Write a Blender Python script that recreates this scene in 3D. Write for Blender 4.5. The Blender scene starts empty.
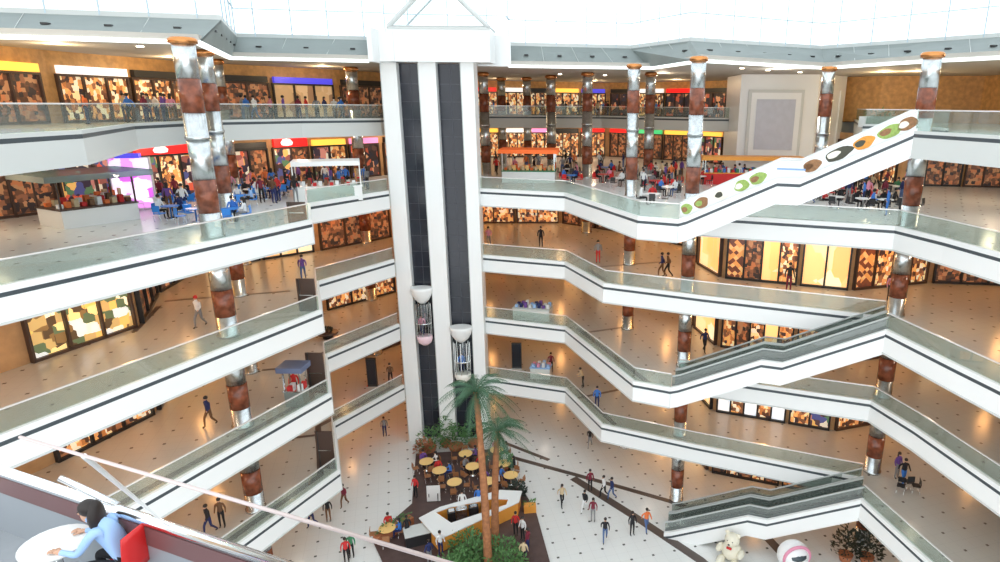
import bpy, math, random
from mathutils import Vector, Matrix
random.seed(7)
PI=math.pi
col=bpy.context.scene.collection
scn=bpy.context.scene
# ------------------------------------------------------------------ camera
FPX,CX,CY,PITCH,ROLL,EYE=635.2647,591.1075,286.484,0.2773,0.0086,26.2337
_F=Vector((0,math.cos(PITCH),-math.sin(PITCH)));_U=Vector((0,math.sin(PITCH),math.cos(PITCH)));_R=Vector((1,0,0))
_c,_s=math.cos(ROLL),math.sin(ROLL);_R,_U=_c*_R+_s*_U,-_s*_R+_c*_U
def at(px,py,z):
    w=_F+_R*((px-CX)/FPX)-_U*((py-CY)/FPX);t=(z-EYE)/w.z
    return (w.x*t,w.y*t)
def proj(x,y,z):
    v=Vector((x,y,z-EYE));q=v.dot(_F)
    if q<.1:return (-9999,-9999)
    return (CX+FPX*v.dot(_R)/q,CY-FPX*v.dot(_U)/q)
cd=bpy.data.cameras.new('camera');cam=bpy.data.objects.new('camera',cd);col.objects.link(cam)
cd.sensor_width=36;cd.lens=FPX/1000*36;cd.shift_x=-(CX-500)/1000;cd.shift_y=(CY-281)/1000
cd.clip_start=.05;cd.clip_end=500
M3=Matrix((_R,_U,-_F)).transposed()
cam.matrix_world=Matrix.Translation((0,0,EYE))@M3.to_4x4()
scn.camera=cam
scn.view_settings.view_transform='Standard';scn.view_settings.look='None';scn.view_settings.gamma=1
scn.view_settings.use_curve_mapping=False
scn.view_settings.exposure=0.0
# ------------------------------------------------------------------ materials
def newmat(n):
    m=bpy.data.materials.new(n);m.use_nodes=True
    return m,m.node_tree.nodes,m.node_tree.links,m.node_tree.nodes['Principled BSDF']
def mat(n,c,rough=.5,metal=0,emit=None,es=0,noise=0,nscale=6):
    m,N,L,b=newmat(n)
    b.inputs['Base Color'].default_value=(*c,1);b.inputs['Roughness'].default_value=rough;b.inputs['Metallic'].default_value=metal
    if emit: b.inputs['Emission Color'].default_value=(*emit,1);b.inputs['Emission Strength'].default_value=es
    if noise:
        g=N.new('ShaderNodeNewGeometry');t=N.new('ShaderNodeTexNoise');t.inputs['Scale'].default_value=nscale
        t.inputs['Detail'].default_value=4
        L.new(g.outputs['Position'],t.inputs['Vector'])
        x=N.new('ShaderNodeMixRGB');x.blend_type='MULTIPLY';x.inputs[0].default_value=noise
        x.inputs[1].default_value=(*c,1);L.new(t.outputs['Color'],x.inputs[2])
        r=N.new('ShaderNodeValToRGB');r.color_ramp.elements[0].position=.35;r.color_ramp.elements[1].position=.65
        r.color_ramp.elements[0].color=(.3,.3,.3,1)
        L.new(t.outputs['Fac'],r.inputs['Fac']);L.new(r.outputs['Color'],x.inputs[2])
        L.new(x.outputs['Color'],b.inputs['Base Color'])
    return m
def tile_floor(n,base,dot,dsize=.055,rough=.22,cell=1.4,ang=17,grout=.86):
    m,N,L,b=newmat(n)
    g=N.new('ShaderNodeNewGeometry');mp=N.new('ShaderNodeMapping');mp.vector_type='POINT'
    mp.inputs['Rotation'].default_value=(0,0,-math.radians(ang));mp.inputs['Scale'].default_value=(1/cell,)*3
    L.new(g.outputs['Position'],mp.inputs['Vector'])
    sp=N.new('ShaderNodeSeparateXYZ');L.new(mp.outputs['Vector'],sp.inputs[0])
    def dist(sock,mul=1):
        a=N.new('ShaderNodeMath');a.operation='MULTIPLY';a.inputs[1].default_value=mul;L.new(sock,a.inputs[0])
        f=N.new('ShaderNodeMath');f.operation='FRACT';L.new(a.outputs[0],f.inputs[0])
        s=N.new('ShaderNodeMath');s.operation='SUBTRACT';s.inputs[1].default_value=.5;L.new(f.outputs[0],s.inputs[0])
        q=N.new('ShaderNodeMath');q.operation='ABSOLUTE';L.new(s.outputs[0],q.inputs[0]);return q.outputs[0]
    mx=N.new('ShaderNodeMath');mx.operation='MAXIMUM';L.new(dist(sp.outputs['X']),mx.inputs[0]);L.new(dist(sp.outputs['Y']),mx.inputs[1])
    lt=N.new('ShaderNodeMath');lt.operation='LESS_THAN';lt.inputs[1].default_value=dsize;L.new(mx.outputs[0],lt.inputs[0])
    m2=N.new('ShaderNodeMath');m2.operation='MAXIMUM';L.new(dist(sp.outputs['X'],2),m2.inputs[0]);L.new(dist(sp.outputs['Y'],2),m2.inputs[1])
    gt=N.new('ShaderNodeMath');gt.operation='GREATER_THAN';gt.inputs[1].default_value=.49;L.new(m2.outputs[0],gt.inputs[0])
    c1=N.new('ShaderNodeMixRGB');c1.inputs[1].default_value=(*base,1);c1.inputs[2].default_value=(*[v*grout for v in base],1);L.new(gt.outputs[0],c1.inputs[0])
    c2=N.new('ShaderNodeMixRGB');L.new(c1.outputs[0],c2.inputs[1]);c2.inputs[2].default_value=(*dot,1);L.new(lt.outputs[0],c2.inputs[0])
    L.new(c2.outputs[0],b.inputs['Base Color']);b.inputs['Roughness'].default_value=rough
    return m
def display(n,cols,scale,strength,squash=(1,1,1),rot=0,rnd=.8):
    """a lit shop window full of goods"""
    m,N,L,b=newmat(n)
    g=N.new('ShaderNodeNewGeometry');mp=N.new('ShaderNodeMapping');mp.inputs['Scale'].default_value=squash;mp.inputs['Rotation'].default_value=(0,rot,0)
    L.new(g.outputs['Position'],mp.inputs['Vector'])
    v=N.new('ShaderNodeTexVoronoi');v.distance='CHEBYCHEV';v.inputs['Randomness'].default_value=rnd;v.inputs['Scale'].default_value=scale;L.new(mp.outputs[0],v.inputs['Vector'])
    s=N.new('ShaderNodeSeparateColor');L.new(v.outputs['Color'],s.inputs[0])
    r=N.new('ShaderNodeValToRGB');r.color_ramp.interpolation='CONSTANT'
    while len(r.color_ramp.elements)<len(cols): r.color_ramp.elements.new(.5)
    for i,c in enumerate(cols):
        r.color_ramp.elements[i].position=i/len(cols);r.color_ramp.elements[i].color=(*c,1)
    L.new(s.outputs[0],r.inputs['Fac'])
    L.new(r.outputs['Color'],b.inputs['Base Color']);L.new(r.outputs['Color'],b.inputs['Emission Color'])
    b.inputs['Emission Strength'].default_value=strength;b.inputs['Roughness'].default_value=.3
    return m
def glass(n,tint,gl=.12,white=0.0,rough=.02):
    m,N,L,b=newmat(n);N.remove(b);o=N['Material Output']
    t=N.new('ShaderNodeBsdfTransparent');t.inputs[0].default_value=(*tint,1)
    g=N.new('ShaderNodeBsdfGlossy');g.inputs['Roughness'].default_value=rough
    x=N.new('ShaderNodeMixShader');x.inputs[0].default_value=gl;L.new(t.outputs[0],x.inputs[1]);L.new(g.outputs[0],x.inputs[2])
    if white:
        d=N.new('ShaderNodeBsdfDiffuse');d.inputs[0].default_value=(.75,.8,.78,1)
        y=N.new('ShaderNodeMixShader');y.inputs[0].default_value=white;L.new(x.outputs[0],y.inputs[1]);L.new(d.outputs[0],y.inputs[2]);x=y
    L.new(x.outputs[0],o.inputs['Surface']);return m
W=mat('white_paint',(.86,.87,.86),.35)
WG=mat('grey_white_paint',(.62,.64,.62),.5)
FASC=mat('roof_fascia_grey',(.25,.28,.265),.6,noise=.12,nscale=.6)
SOF=mat('soffit_plaster',(.50,.47,.42),.7)
GROOVE=mat('dark_groove',(.055,.07,.08),.4)
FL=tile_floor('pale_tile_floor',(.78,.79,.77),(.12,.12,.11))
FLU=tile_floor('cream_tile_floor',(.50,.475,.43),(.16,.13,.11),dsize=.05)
INLAY=mat('dark_inlay_stone',(.10,.075,.065),.3)
WALLO=mat('warm_wall',(.62,.36,.17),.6,noise=.35,nscale=1.2)
WOOD=mat('wood_cladding',(.66,.37,.14),.5,noise=.4,nscale=2.5)
STEEL=mat('polished_steel',(.70,.73,.74),.27,1,noise=.3,nscale=3)
CHROME=mat('chrome',(.85,.86,.87),.12,1)
COPPER=mat('copper_ring',(.65,.28,.10),.25,1)
REFL=mat('painted_red_reflection',(.30,.085,.04),.12,noise=.75,nscale=3)  # reddish reflections in the column steel, put into the colour
DARKG=mat('dark_lift_glass',(.022,.025,.035),.12)
DARKL=mat('lift_glass_joint',(.05,.055,.07),.3)
GL=glass('balustrade_glass',(.80,.87,.83),.06,.08)
GLS=glass('skylight_glass',(.93,.95,.96),.04,0)
GLG=glass('green_canopy_glass',(.35,.60,.55),.15,.25)
GLC=glass('clear_glass',(.9,.93,.92),.08)
MULL=mat('skylight_bar',(.55,.66,.72),.5)
RAIL=mat('pale_handrail',(.80,.80,.78),.25,.3)
GREY=mat('escalator_grey',(.30,.33,.32),.35,.4)
STEP=mat('escalator_step',(.16,.17,.17),.5,.5,noise=.3,nscale=20)
BLK=mat('black_plastic',(.02,.02,.022),.4)
BRN=mat('dark_brown_panel',(.075,.045,.035),.4)
WHITEP0=mat('white_casing',(.8,.8,.82),.4)
LAMP=mat('lamp_glow',(1,.9,.7),.5,0,(1,.86,.62),9)
LAMPW=mat('lamp_white',(1,1,1),.5,0,(.95,1,1),4)
COVE=mat('cove_strip_light',(1,1,1),.5,0,(.88,1,.98),1.3)
ORANGE=mat('orange_laminate',(.85,.36,.06),.4)
YEL=mat('yellow_table',(.92,.60,.22),.35)
REDS=mat('red_sign',(.75,.02,.02),.4,0,(1,.02,.02),.7)
BLUES=mat('blue_sign',(.05,.05,.7),.4,0,(.12,.1,1),.6)
GREENS=mat('green_sign',(.05,.6,.2),.4,0,(.1,.9,.3),.6)
WHITES=mat('white_sign',(.9,.9,.9),.4,0,(1,1,1),.8)
YELS=mat('yellow_sign',(.9,.5,.05),.4,0,(1,.55,.08),1.2)
PINKS=mat('pink_sign',(.9,.3,.6),.4,0,(1,.35,.7),.8)
DKS=mat('black_sign',(.03,.03,.03),.4)
BRICK=mat('terracotta_pot',(.45,.16,.07),.7)
LAV=mat('lavender_screen',(.56,.58,.66),.45,noise=.1,nscale=2)
TRUNK=mat('palm_trunk',(.42,.17,.07),.8,noise=.5,nscale=5)
LEAF=mat('palm_leaf',(.045,.12,.06),.5)
LEAF2=mat('bush_leaf',(.10,.24,.07),.6,noise=.5,nscale=5)
LEAFD=mat('dark_leaf',(.02,.035,.025),.6)
FLESHL=mat('light_cream_fur',(.80,.76,.62),.9,noise=.12,nscale=3)
WARM=[(1,.72,.36),(.95,.45,.14),(.5,.18,.05),(1,.88,.6),(.25,.08,.03),(.9,.35,.12)]
D_BRIGHT=display('bright_display',[(1,.58,.23),(1,.70,.36),(1,.50,.17),(1,.80,.5)],.9,.9,(1,1,.5))
D_WARM=display('warm_display',[(1,.72,.36),(.10,.04,.02),(.95,.45,.14),(.5,.18,.05),(.2,.08,.04),(1,.85,.6),(.35,.14,.06),(.05,.03,.03),(.8,.35,.12)],4.5,.5,(1,1,.8))
D_DIM=display('dim_display',[(.30,.12,.06),(.10,.05,.03),(.5,.25,.12),(.04,.03,.03),(.55,.2,.08),(.16,.07,.04)],4,.3)
D_COL=display('colourful_display',[(.7,.12,.06),(.05,.03,.03),(.9,.5,.15),(.08,.09,.25),(.8,.7,.55),(.1,.05,.05),(.3,.1,.08),(.10,.2,.1),(.04,.03,.05),(.6,.25,.2)],2.4,.5,(1,1,.9))
D_TAN=display('tan_display',[(.55,.36,.18),(.5,.33,.17),(.6,.42,.24),(.3,.17,.09)],1.1,.45)
D_GOLD=display('gold_display',[(1,.75,.3),(.9,.55,.15),(.25,.14,.05),(1,.9,.65),(.1,.06,.03),(.6,.4,.15),(.8,.82,.8),(.12,.16,.08)],2.2,.7)
D_LATT=display('lattice_display',[(.95,.5,.2),(.2,.06,.03),(.8,.35,.1),(.15,.05,.03)],4,.5,(1,.15,1),.785,.15)
D_PURP=display('purple_display',[(.65,.12,.7),(.9,.7,.95),(1,.9,1),(.35,.05,.45),(.8,.3,.8)],1.6,1.0)
D_WHITE=display('white_display',[(.9,.92,.95),(.75,.82,.9),(1,.95,.9)],1.2,.8)
D_DARK=display('dark_display',[(.03,.02,.02),(.05,.03,.03),(.45,.10,.05),(.02,.02,.03),(.10,.05,.04),(.03,.03,.05),(.6,.3,.15)],2.2,.5)
CL={}
for n,c in dict(black=(.015,.015,.018),white=(.8,.8,.8),blue=(.05,.2,.62),red=(.6,.03,.03),maroon=(.2,.02,.04),navy=(.02,.03,.12),beige=(.6,.46,.28),
    grey=(.25,.25,.26),orange=(.75,.18,.05),purple=(.16,.07,.3),denim=(.08,.14,.3),brown=(.16,.08,.04),pink=(.75,.3,.42),green=(.06,.25,.12),
    lightblue=(.36,.55,.85),teal=(.02,.3,.4)).items(): CL[n]=mat('cloth_'+n,c,.8)
SKIN=mat('skin',(.62,.36,.24),.55);SHOE=mat('shoe',(.03,.025,.02),.5)
HAIRD=mat('dark_hair',(.018,.012,.01),.5);HAIRB=mat('brown_hair',(.09,.04,.02),.5)
# ------------------------------------------------------------------ mesh builder
class MB:
    def __init__(s): s.v=[];s.f=[];s.m=[];s.mats=[];s.sm=[]
    def mi(s,m):
        if m not in s.mats: s.mats.append(m)
        return s.mats.index(m)
    def add(s,v,f,m,smooth=False):
        o=len(s.v);k=s.mi(m);s.v+=[tuple(p) for p in v];s.f+=[[i+o for i in q] for q in f];s.m+=[k]*len(f);s.sm+=[smooth]*len(f);return s
    def box(s,c,d,m,rz=0,rx=0):
        x,y,z=[a/2 for a in d];v=[Vector((i*x,j*y,k*z)) for i in(-1,1) for j in(-1,1) for k in(-1,1)]
        R=Matrix.Rotation(rz,3,'Z')@Matrix.Rotation(rx,3,'X')
        return s.add([R@p+Vector(c) for p in v],[(0,1,3,2),(4,6,7,5),(0,4,5,1),(2,3,7,6),(0,2,6,4),(1,5,7,3)],m)
    def lathe(s,c,prof,m,n=16,sx=1,sy=1,arc=None):
        v=[];f=[]
        for r,z in prof:
            for i in range(n):
                a=2*PI*i/n;v.append((c[0]+r*sx*math.cos(a),c[1]+r*sy*math.sin(a),c[2]+z))
        for j in range(len(prof)-1):
            for i in range(n):
                f.append((j*n+i,j*n+(i+1)%n,(j+1)*n+(i+1)%n,(j+1)*n+i))
        f.append(tuple(range(n))[::-1]);f.append(tuple(range((len(prof)-1)*n,len(prof)*n)))
        s.add(v,f,m,True);s.sm[-1]=s.sm[-2]=False;return s
    def cyl(s,c,r,h,m,n=14,r2=None): return s.lathe(c,[(r,0),(r if r2 is None else r2,h)],m,n)
    def ell(s,c,r,m,n=12,k=8,half=False):
        prof=[]
        for i in range(k+1):
            a=-PI/2+PI*i/k
            prof.append((max(.001,math.cos(a)),r[2]*math.sin(a)))
        return s.lathe(c,prof,m,n,r[0],r[1])
    def tube(s,path,r,m,n=8):
        P=[Vector(p) for p in path];v=[];f=[];rr=r if isinstance(r,(list,tuple)) else [r]*len(P)
        for i,p in enumerate(P):
            d=(P[min(i+1,len(P)-1)]-P[max(i-1,0)]).normalized()
            a=d.cross(Vector((0,0,1)));a=a.normalized() if a.length>.05 else Vector((1,0,0));b=d.cross(a)
            for k in range(n):
                t=2*PI*k/n;v.append(p+rr[i]*(math.cos(t)*a+math.sin(t)*b))
        for i in range(len(P)-1):
            for k in range(n): f.append((i*n+k,i*n+(k+1)%n,(i+1)*n+(k+1)%n,(i+1)*n+k))
        f.append(tuple(range(n)));f.append(tuple(range((len(P)-1)*n,len(P)*n))[::-1])
        return s.add(v,f,m,True)
    def prism(s,poly,z0,z1,m,mside=None):
        n=len(poly);v=[(x,y,z0) for x,y in poly]+[(x,y,z1) for x,y in poly]
        s.add(v,[tuple(range(n))[::-1],tuple(range(n,2*n))],m)
        s.add(v,[(i,(i+1)%n,(i+1)%n+n,i+n) for i in range(n)],mside or m);return s
    def ribbon(s,path,o0,o1,z0,z1,m,zs=None):
        """a bar with a rectangular section swept along a plan polyline; offsets to its right-hand side"""
        a=offset(path,o0);b=offset(path,o1);zs=zs or [0]*len(path);v=[];f=[]
        for i in range(len(path)):
            v+=[(*a[i],z0+zs[i]),(*b[i],z0+zs[i]),(*b[i],z1+zs[i]),(*a[i],z1+zs[i])]
        for i in range(len(path)-1):
            for k in range(4): f.append((4*i+k,4*i+(k+1)%4,4*i+4+(k+1)%4,4*i+4+k))
        e=4*(len(path)-1);f+=[(3,2,1,0),(e,e+1,e+2,e+3)]
        return s.add(v,f,m)
    def build(s,name,parent=None,loc=None,rz=0):
        me=bpy.data.meshes.new(name);me.from_pydata(s.v,[],s.f)
        for m in s.mats: me.materials.append(m)
        me.polygons.foreach_set('material_index',s.m);me.polygons.foreach_set('use_smooth',s.sm);me.update()
        o=bpy.data.objects.new(name,me);col.objects.link(o)
        if parent: o.parent=parent
        if loc: o.location=loc
        o.rotation_euler.z=rz
        return o
def offset(path,d):
    out=[];P=[Vector(p[:2]) for p in path];n=len(P)
    for i,p in enumerate(P):
        ds=[]
        if i>0: ds.append((P[i]-P[i-1]).normalized())
        if i<n-1: ds.append((P[i+1]-P[i]).normalized())
        ns=[Vector((q.y,-q.x)) for q in ds]
        if len(ns)==1: out.append(tuple(p+ns[0]*d))
        else:
            t=(ns[0]+ns[1]);t=t.normalized() if t.length>1e-4 else ns[0]
            out.append(tuple(p+t*d/max(.35,t.dot(ns[0]))))
    return out
def tag(o,label,cat,group=None):
    o['label']=label;o['category']=cat
    if group:o['group']=group
    return o
def struct(o): o['kind']='structure';return o
def empty(name,loc,rz=0,label=None,cat=None,group=None):
    o=bpy.data.objects.new(name,None);o.location=loc;o.rotation_euler.z=rz;col.objects.link(o)
    if label: tag(o,label,cat,group)
    return o
def dup(o,loc,rz,label=None,group=None,scale=None):
    r=o.copy();col.objects.link(r);r.location=loc;r.rotation_euler.z=rz
    if scale: r.scale=(scale,)*3
    if label:r['label']=label
    if group:r['group']=group
    for ch in list(o.children):
        c=ch.copy();col.objects.link(c);c.parent=r
        for g in ch.children:
            d=g.copy();col.objects.link(d);d.parent=c
    return r
def lerp(a,b,t): return (a[0]+(b[0]-a[0])*t,a[1]+(b[1]-a[1])*t)
# ------------------------------------------------------------------ plan of the atrium
LE=[(-25.5,5.5),(-19.1,22.2),(-15.04,33.22),(-17.61,39.05),(-14.62,45.3)]
MID=[(-14.62,47.9),(-8.2,47.9)]
Q0=(-8.19,47.05);Q1=(-1.78,45.02);Q2=(.95,39.3)
ESC0=(4.79,34.49);ESC1=(15.31,30.9)
ex=Vector((ESC1[0]-ESC0[0],ESC1[1]-ESC0[1]));EL=ex.length;ex.normalize();en=Vector((-ex.y,ex.x)) # back normal
EW=2.35
EB0=(ESC0[0]+en.x*EW,ESC0[1]+en.y*EW);EB1=(ESC1[0]+en.x*EW,ESC1[1]+en.y*EW)
RBD=[Q0,Q1,Q2,(6.85,36.75),EB1,ESC1,(16.4,26.4),(18.6,18),(21,6)]
RAC=[Q0,Q1,(2.74,35.36),ESC0,EB0,(16.05,33.0),(17.05,29.8),(19.2,20),(22,6)]
LEVELS={'first gallery':(5,'BD'),'second gallery':(10,'AC'),'third gallery':(15,'BD'),'food court level':(20,'AC')}
TL=[(-18.2,12),(-18.9,23.8),(-22.8,32.2),(-23.3,38.8),(-19.9,44.5),(-15.8,48.4),(-14.9,62)]
TR=[(-13.5,66.5),(1,70),(10.3,62.8),(25.2,62.8),(18.2,43.6),(20.5,42.7),(19.3,35.5),EB1,ESC1,(16.4,26.4),(18.6,18),(21,6)]
OUT=[(62,6),(62,96),(-62,96),(-62,5.5)]
# ground floor
g=MB();g.prism([(-62,-5),(62,-5),(62,96),(-62,96)],-.4,0,FL);struct(g.build('floor'))
for nm,(z,k) in LEVELS.items():
    path=LE+MID+(RBD if k=='BD' else RAC)
    poly=path+OUT
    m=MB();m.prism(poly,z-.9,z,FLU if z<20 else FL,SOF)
    struct(m.build('floor'))
m=MB();m.prism(TL+TR+OUT,24.1,25,FL,SOF);struct(m.build('floor'))
# fascia bands: left run, right run
def fascia(path,z,i,hh=.92,up=.30,wm=W):
    m=MB();m.ribbon(path,.0,.22,z-hh,z-.08,wm);m.ribbon(path,.0,.22,z+.08,z+up+.02,wm);m.ribbon(path,.0,.215,z-.09,z+.09,GROOVE)
    m.ribbon(path,.0,.26,z-hh-.08,z-hh,WG)
    return struct(m.build('trim_%d'%i))
def rail(path,z,label,group,up=.32,h=1.12,parts=True):
    r=empty('glass_balustrade',(path[0][0],path[0][1],z),0,label,'balustrade',group)
    lp=[(x-path[0][0],y-path[0][1]) for x,y in path]
    gp=MB().ribbon(lp,.06,.075,up+.0,h,GL).build('glass_panel',r)
    MB().ribbon(lp,.025,.105,h,h+.055,RAIL).build('handrail',gp)
    return r
ti=1
for nm,(z,k) in LEVELS.items():
    fascia(LE,z,ti);ti+=1
    rail(LE,z,'clear glass balustrade along the left edge of the '+nm,'glass balustrades round the atrium')
    if k=='BD':
        a=RBD[:5];b=RBD[5:]
        c='right of the lift tower, '+nm+', ending at the escalator head'
        d='right of the escalator head at the '+nm
    else:
        a=RAC[:4];b=RAC[4:]
        c='of the '+nm+' from lift tower to escalator foot'
        d='of the '+nm+' running behind the escalator'
    for p,t in((a,c),(b,d)):
        fascia(p,z,ti,wm=W);ti+=1
        rail(p,z,'clear glass balustrade '+t,'glass balustrades round the atrium')
TLs=TL;TRa=TR[:7];TRb=TR[8:]
for p,t in((TLs,'along the left side'),(TRa,'along the far right side'),(TRb,'right of the planted escalator head')):
    fascia(p,25,ti,hh=.95,up=.2,wm=WG);ti+=1
    rail(p,25,'greenish glass balustrade %s, top gallery'%t,'glass balustrades round the atrium',up=.2)
# dark inlay strips
def strip(pts,w,z,i):
    m=MB();m.ribbon(pts,-w/2,w/2,z,z+.006,INLAY);return struct(m.build('trim_%d'%i))
G=lambda *p:[at(x,y,0) for x,y in p]
for pts,w in((G((505,443),(549,460)),.35),(G((507,456),(620,487),(669,501),(700,512)),.42),(G((573,478),(640,520),(700,560),(735,590)),.62),(G((720,505),(760,530),(790,562)),.6)):
    strip(pts,w,0,ti);ti+=1
for z in (5,10):
    for pth in (LE,(RBD if z==5 else RAC)[1:3]):
        m=MB();m.ribbon(pth,-1.05,-.68,z,z+.006,INLAY);struct(m.build('trim_%d'%ti));ti+=1
for z,pts in((15,[(590,270),(606,281)]),(15,[(597,267),(672,261)]),(10,[(583,333),(625,327)]),(5,[(578,398),(622,389)]),
             (15,[(165,301),(290,291)]),(10,[(262,370),(318,366)]),(5,[(275,440),(326,434)]),(15,[(134,332),(159,306)])):
    strip([at(x,y,z) for x,y in pts],.28,z,ti);ti+=1
# ------------------------------------------------------------------ walls and shopfronts
WALLB=[(-31,6),(-25,26),(-23.6,31.3),(-26.5,37),(-27.5,43),(-21.7,49),(-17.5,55),(-12,62),(-3,62.5),(4,57),(8,52),(8,46),(9,42.0),(16.6,39.2),(22.5,41.2),(34,40),(40,6)]
WALLA=[(-38,6),(-33,33),(-29.5,41),(-25,50),(-19,58),(-15.5,68),(-15,79),(2,83),(12,76),(20,67),(26,54),(40,52),(44,6)]
WALLT=[(-31,6),(-31,38),(-29,48),(-22,57),(-17,66),(-15,79),(2,83),(12,76),(20,66),(26,60),(34,58),(40,6)]
def wallrun(path,z0,z1,m,name):
    o=MB();o.ribbon(path,-.3,0,z0,z1,m);struct(o.build(name))
for z,n in((0,'wall_ground'),(5,'wall_first'),(10,'wall_second'),(15,'wall_third')): wallrun(WALLB,z,z+4.05,WALLO,n)
wallrun(WALLA,20,24.05,WALLO,'wall_food_court');wallrun(WALLT,25,29,WOOD,'wall_top')
# outer shell keeps daylight out behind the shops
sh=MB();sh.ribbon([(-62,-5),(-62,96),(62,96),(62,-5)],-.5,0,-.4,30.5,WG);struct(sh.build('wall_outer'))
ORD=['first','second','third','fourth','fifth','sixth','seventh','eighth','ninth','tenth']
def shopfront(a,b,z,h,disp,frame,sign,label,npane=3,group='shopfronts',sill=.15,sh_=.45,logo=False):
    """a to b left to right as seen from the atrium; built in local space, x along the front, -y outwards"""
    L=math.dist(a,b);ang=math.atan2(b[1]-a[1],b[0]-a[0])
    r=empty('shopfront',(a[0],a[1],z),ang,label,'shopfront',group)
    y=-.12
    fm=MB();t=.12
    fm.box((L/2,y,sill/2),(L-.1,.24,sill),frame)
    for i in range(npane+1):
        fm.box((.08+(L-.16)*i/npane,y,h/2),(t,.24,h),frame)
    fm.box((L/2,y,h-t/2),(L-.1,.22,t),frame)
    fm.build('frame',r)
    ds=disp if isinstance(disp,list) else [disp]
    for i in range(npane):
        x0=.08+(L-.16)*i/npane+t/2;x1=.08+(L-.16)*(i+1)/npane-t/2
        MB().box(((x0+x1)/2,-.05,(sill+h-t)/2),(x1-x0,.06,h-t-sill),ds[i%len(ds)]).build('display_window',r)
    sm=MB();sm.box((L/2,-.16,h+sh_/2+.02),(L-.3,.3,sh_),sign);so=sm.build('sign_board',r)
    if sign in (REDS,BLUES) and logo: MB().lathe((L*.38,-.33,h+sh_/2+.02),[(.01,-sh_*.38),(.42,-sh_*.3),(.5,0),(.3,sh_*.35),(.01,sh_*.42)],WHITES,14,1,.1).build('sign_emblem',so)
    return r
def seg_shops(path,i,n,z,h,disps,frames,signs,place,npane=3,t0=0.02,t1=.98,names=None):
    a,b=path[i],path[i+1]
    for k in range(n):
        p=lerp(a,b,t0+(t1-t0)*(k+.02)/n);q=lerp(a,b,t0+(t1-t0)*(k+.98)/n)
        s,sn=signs[(k+i+int(z))%len(signs)]
        d,dn=disps[(k*3+i+int(z/5))%len(disps)]
        u,v=proj(*lerp(p,q,.5),z+1.5)
        if not(-40<u<1040 and 40<v<640): continue
        # path offsets: right-hand normal of a->b faces the atrium
        shopfront(p,q,z,h,d,random.choice(frames),s,
            '%s shopfront from left, %s sign, %s, %s'%(ORD[k],sn,dn,place),npane)
SG=[(REDS,'a red'),(WHITES,'a white'),(DKS,'a black'),(YELS,'an amber'),(BLUES,'a blue')]
SGD=[(DKS,'a black'),(YELS,'an amber'),(BRN,'a brown'),(WHITES,'a white')]
DW=[(D_WARM,'warm lit goods'),(D_BRIGHT,'bright yellow windows'),(D_DIM,'dim brown windows')]
DC=[(D_COL,'colourful goods'),(D_WARM,'warm lit goods'),(D_DIM,'dim brown windows')]
DD=[(D_DARK,'dark windows'),(D_WARM,'warm lit goods'),(D_DIM,'dim brown windows')]
FR=[BLK,BRN]
place={5:'first gallery',10:'second gallery',15:'third gallery',0:'ground floor'}
for z in (0,5,10,15):
    pl=place[z]
    h=2.9
    seg_shops(WALLB,0,3,z,h,DW,FR,SGD,'left wing wall, '+pl)
    seg_shops(WALLB,1,1,z,h,DW if z!=15 else [(D_GOLD,'golden goods')],FR,SGD,'left wing corner, '+pl)
    seg_shops(WALLB,2,1,z,h,DW,FR,SGD,'past left corner, '+pl)
    seg_shops(WALLB,3,1,z,h,DD,FR,SGD,'left recess, '+pl)
    seg_shops(WALLB,4,2,z,h,DW,FR,SGD,'left of lifts, '+pl)
    seg_shops(WALLB,5,1,z,h,DD,FR,SG,'beside lifts, '+pl)
    seg_shops(WALLB,7,2,z,h,DD,FR,SG,'right beside lifts, '+pl,2)
    seg_shops(WALLB,8,2,z,h,DW,FR,SGD,'middle back wall, '+pl,2)
    seg_shops(WALLB,9,1,z,h,DW,FR,SGD,'inner corner, '+pl,2)
    seg_shops(WALLB,10,1,z,h,DD,FR,SGD,'recessed side wall, '+pl,2)
    seg_shops(WALLB,11,1,z,h,[(D_BRIGHT,'bright yellow windows')],FR,SGD,'angled corner, '+pl,1)
    seg_shops(WALLB,14,2,z,h,DW,FR,SGD,'far right wall, '+pl)
# the bright shop on the right of the third gallery, pixel-measured panes
a,b=WALLB[12],WALLB[13]
shopfront(lerp(a,b,.02),lerp(a,b,.60),15,3.3,[D_LATT,D_DIM,D_BRIGHT,D_WARM],BLK,DKS,'glowing shopfront with a brown lattice window, right of centre on the third gallery',4)
shopfront(lerp(a,b,.62),lerp(a,b,.99),15,3.3,[D_BRIGHT,D_BRIGHT],BLK,DKS,'shopfront of two plain bright yellow windows on the third gallery, right of the lattice window',2)
a,b=WALLB[13],WALLB[14]
shopfront(lerp(a,b,.02),lerp(a,b,.98),15,3.3,[D_LATT,D_WARM],BRN,DKS,'shopfront of framed warm windows at the right end of the third gallery',4)
for z,pl,ds in((10,'second gallery',[D_WARM,D_DIM,D_WARM,D_BRIGHT]),(5,'first gallery',[D_WHITE,D_WARM,D_WHITE,D_WARM]),(0,'ground floor',[D_DIM,D_WARM])):
    a,b=WALLB[12],WALLB[13]
    shopfront(lerp(a,b,.02),lerp(a,b,.62),z,2.9,ds,BLK,DKS if z!=5 else BRN,'shopfront with %s windows, right side of the %s'%({10:'warm mixed',5:'pale blue-white',0:'dim'}[z],pl),5)
    shopfront(lerp(a,b,.64),lerp(a,b,.98),z,2.9,[D_WARM,D_DIM] if z!=5 else [D_WARM,D_COL],BLK,DKS,'small shopfront at the right corner of the projecting block, %s'%pl,2)
    a,b=WALLB[13],WALLB[14]
    shopfront(lerp(a,b,.02),lerp(a,b,.98),z,2.9,[D_WARM,D_DIM,D_WARM],BRN,BRN,'brown framed shopfront behind the right column of the %s'%pl,3)
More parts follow.
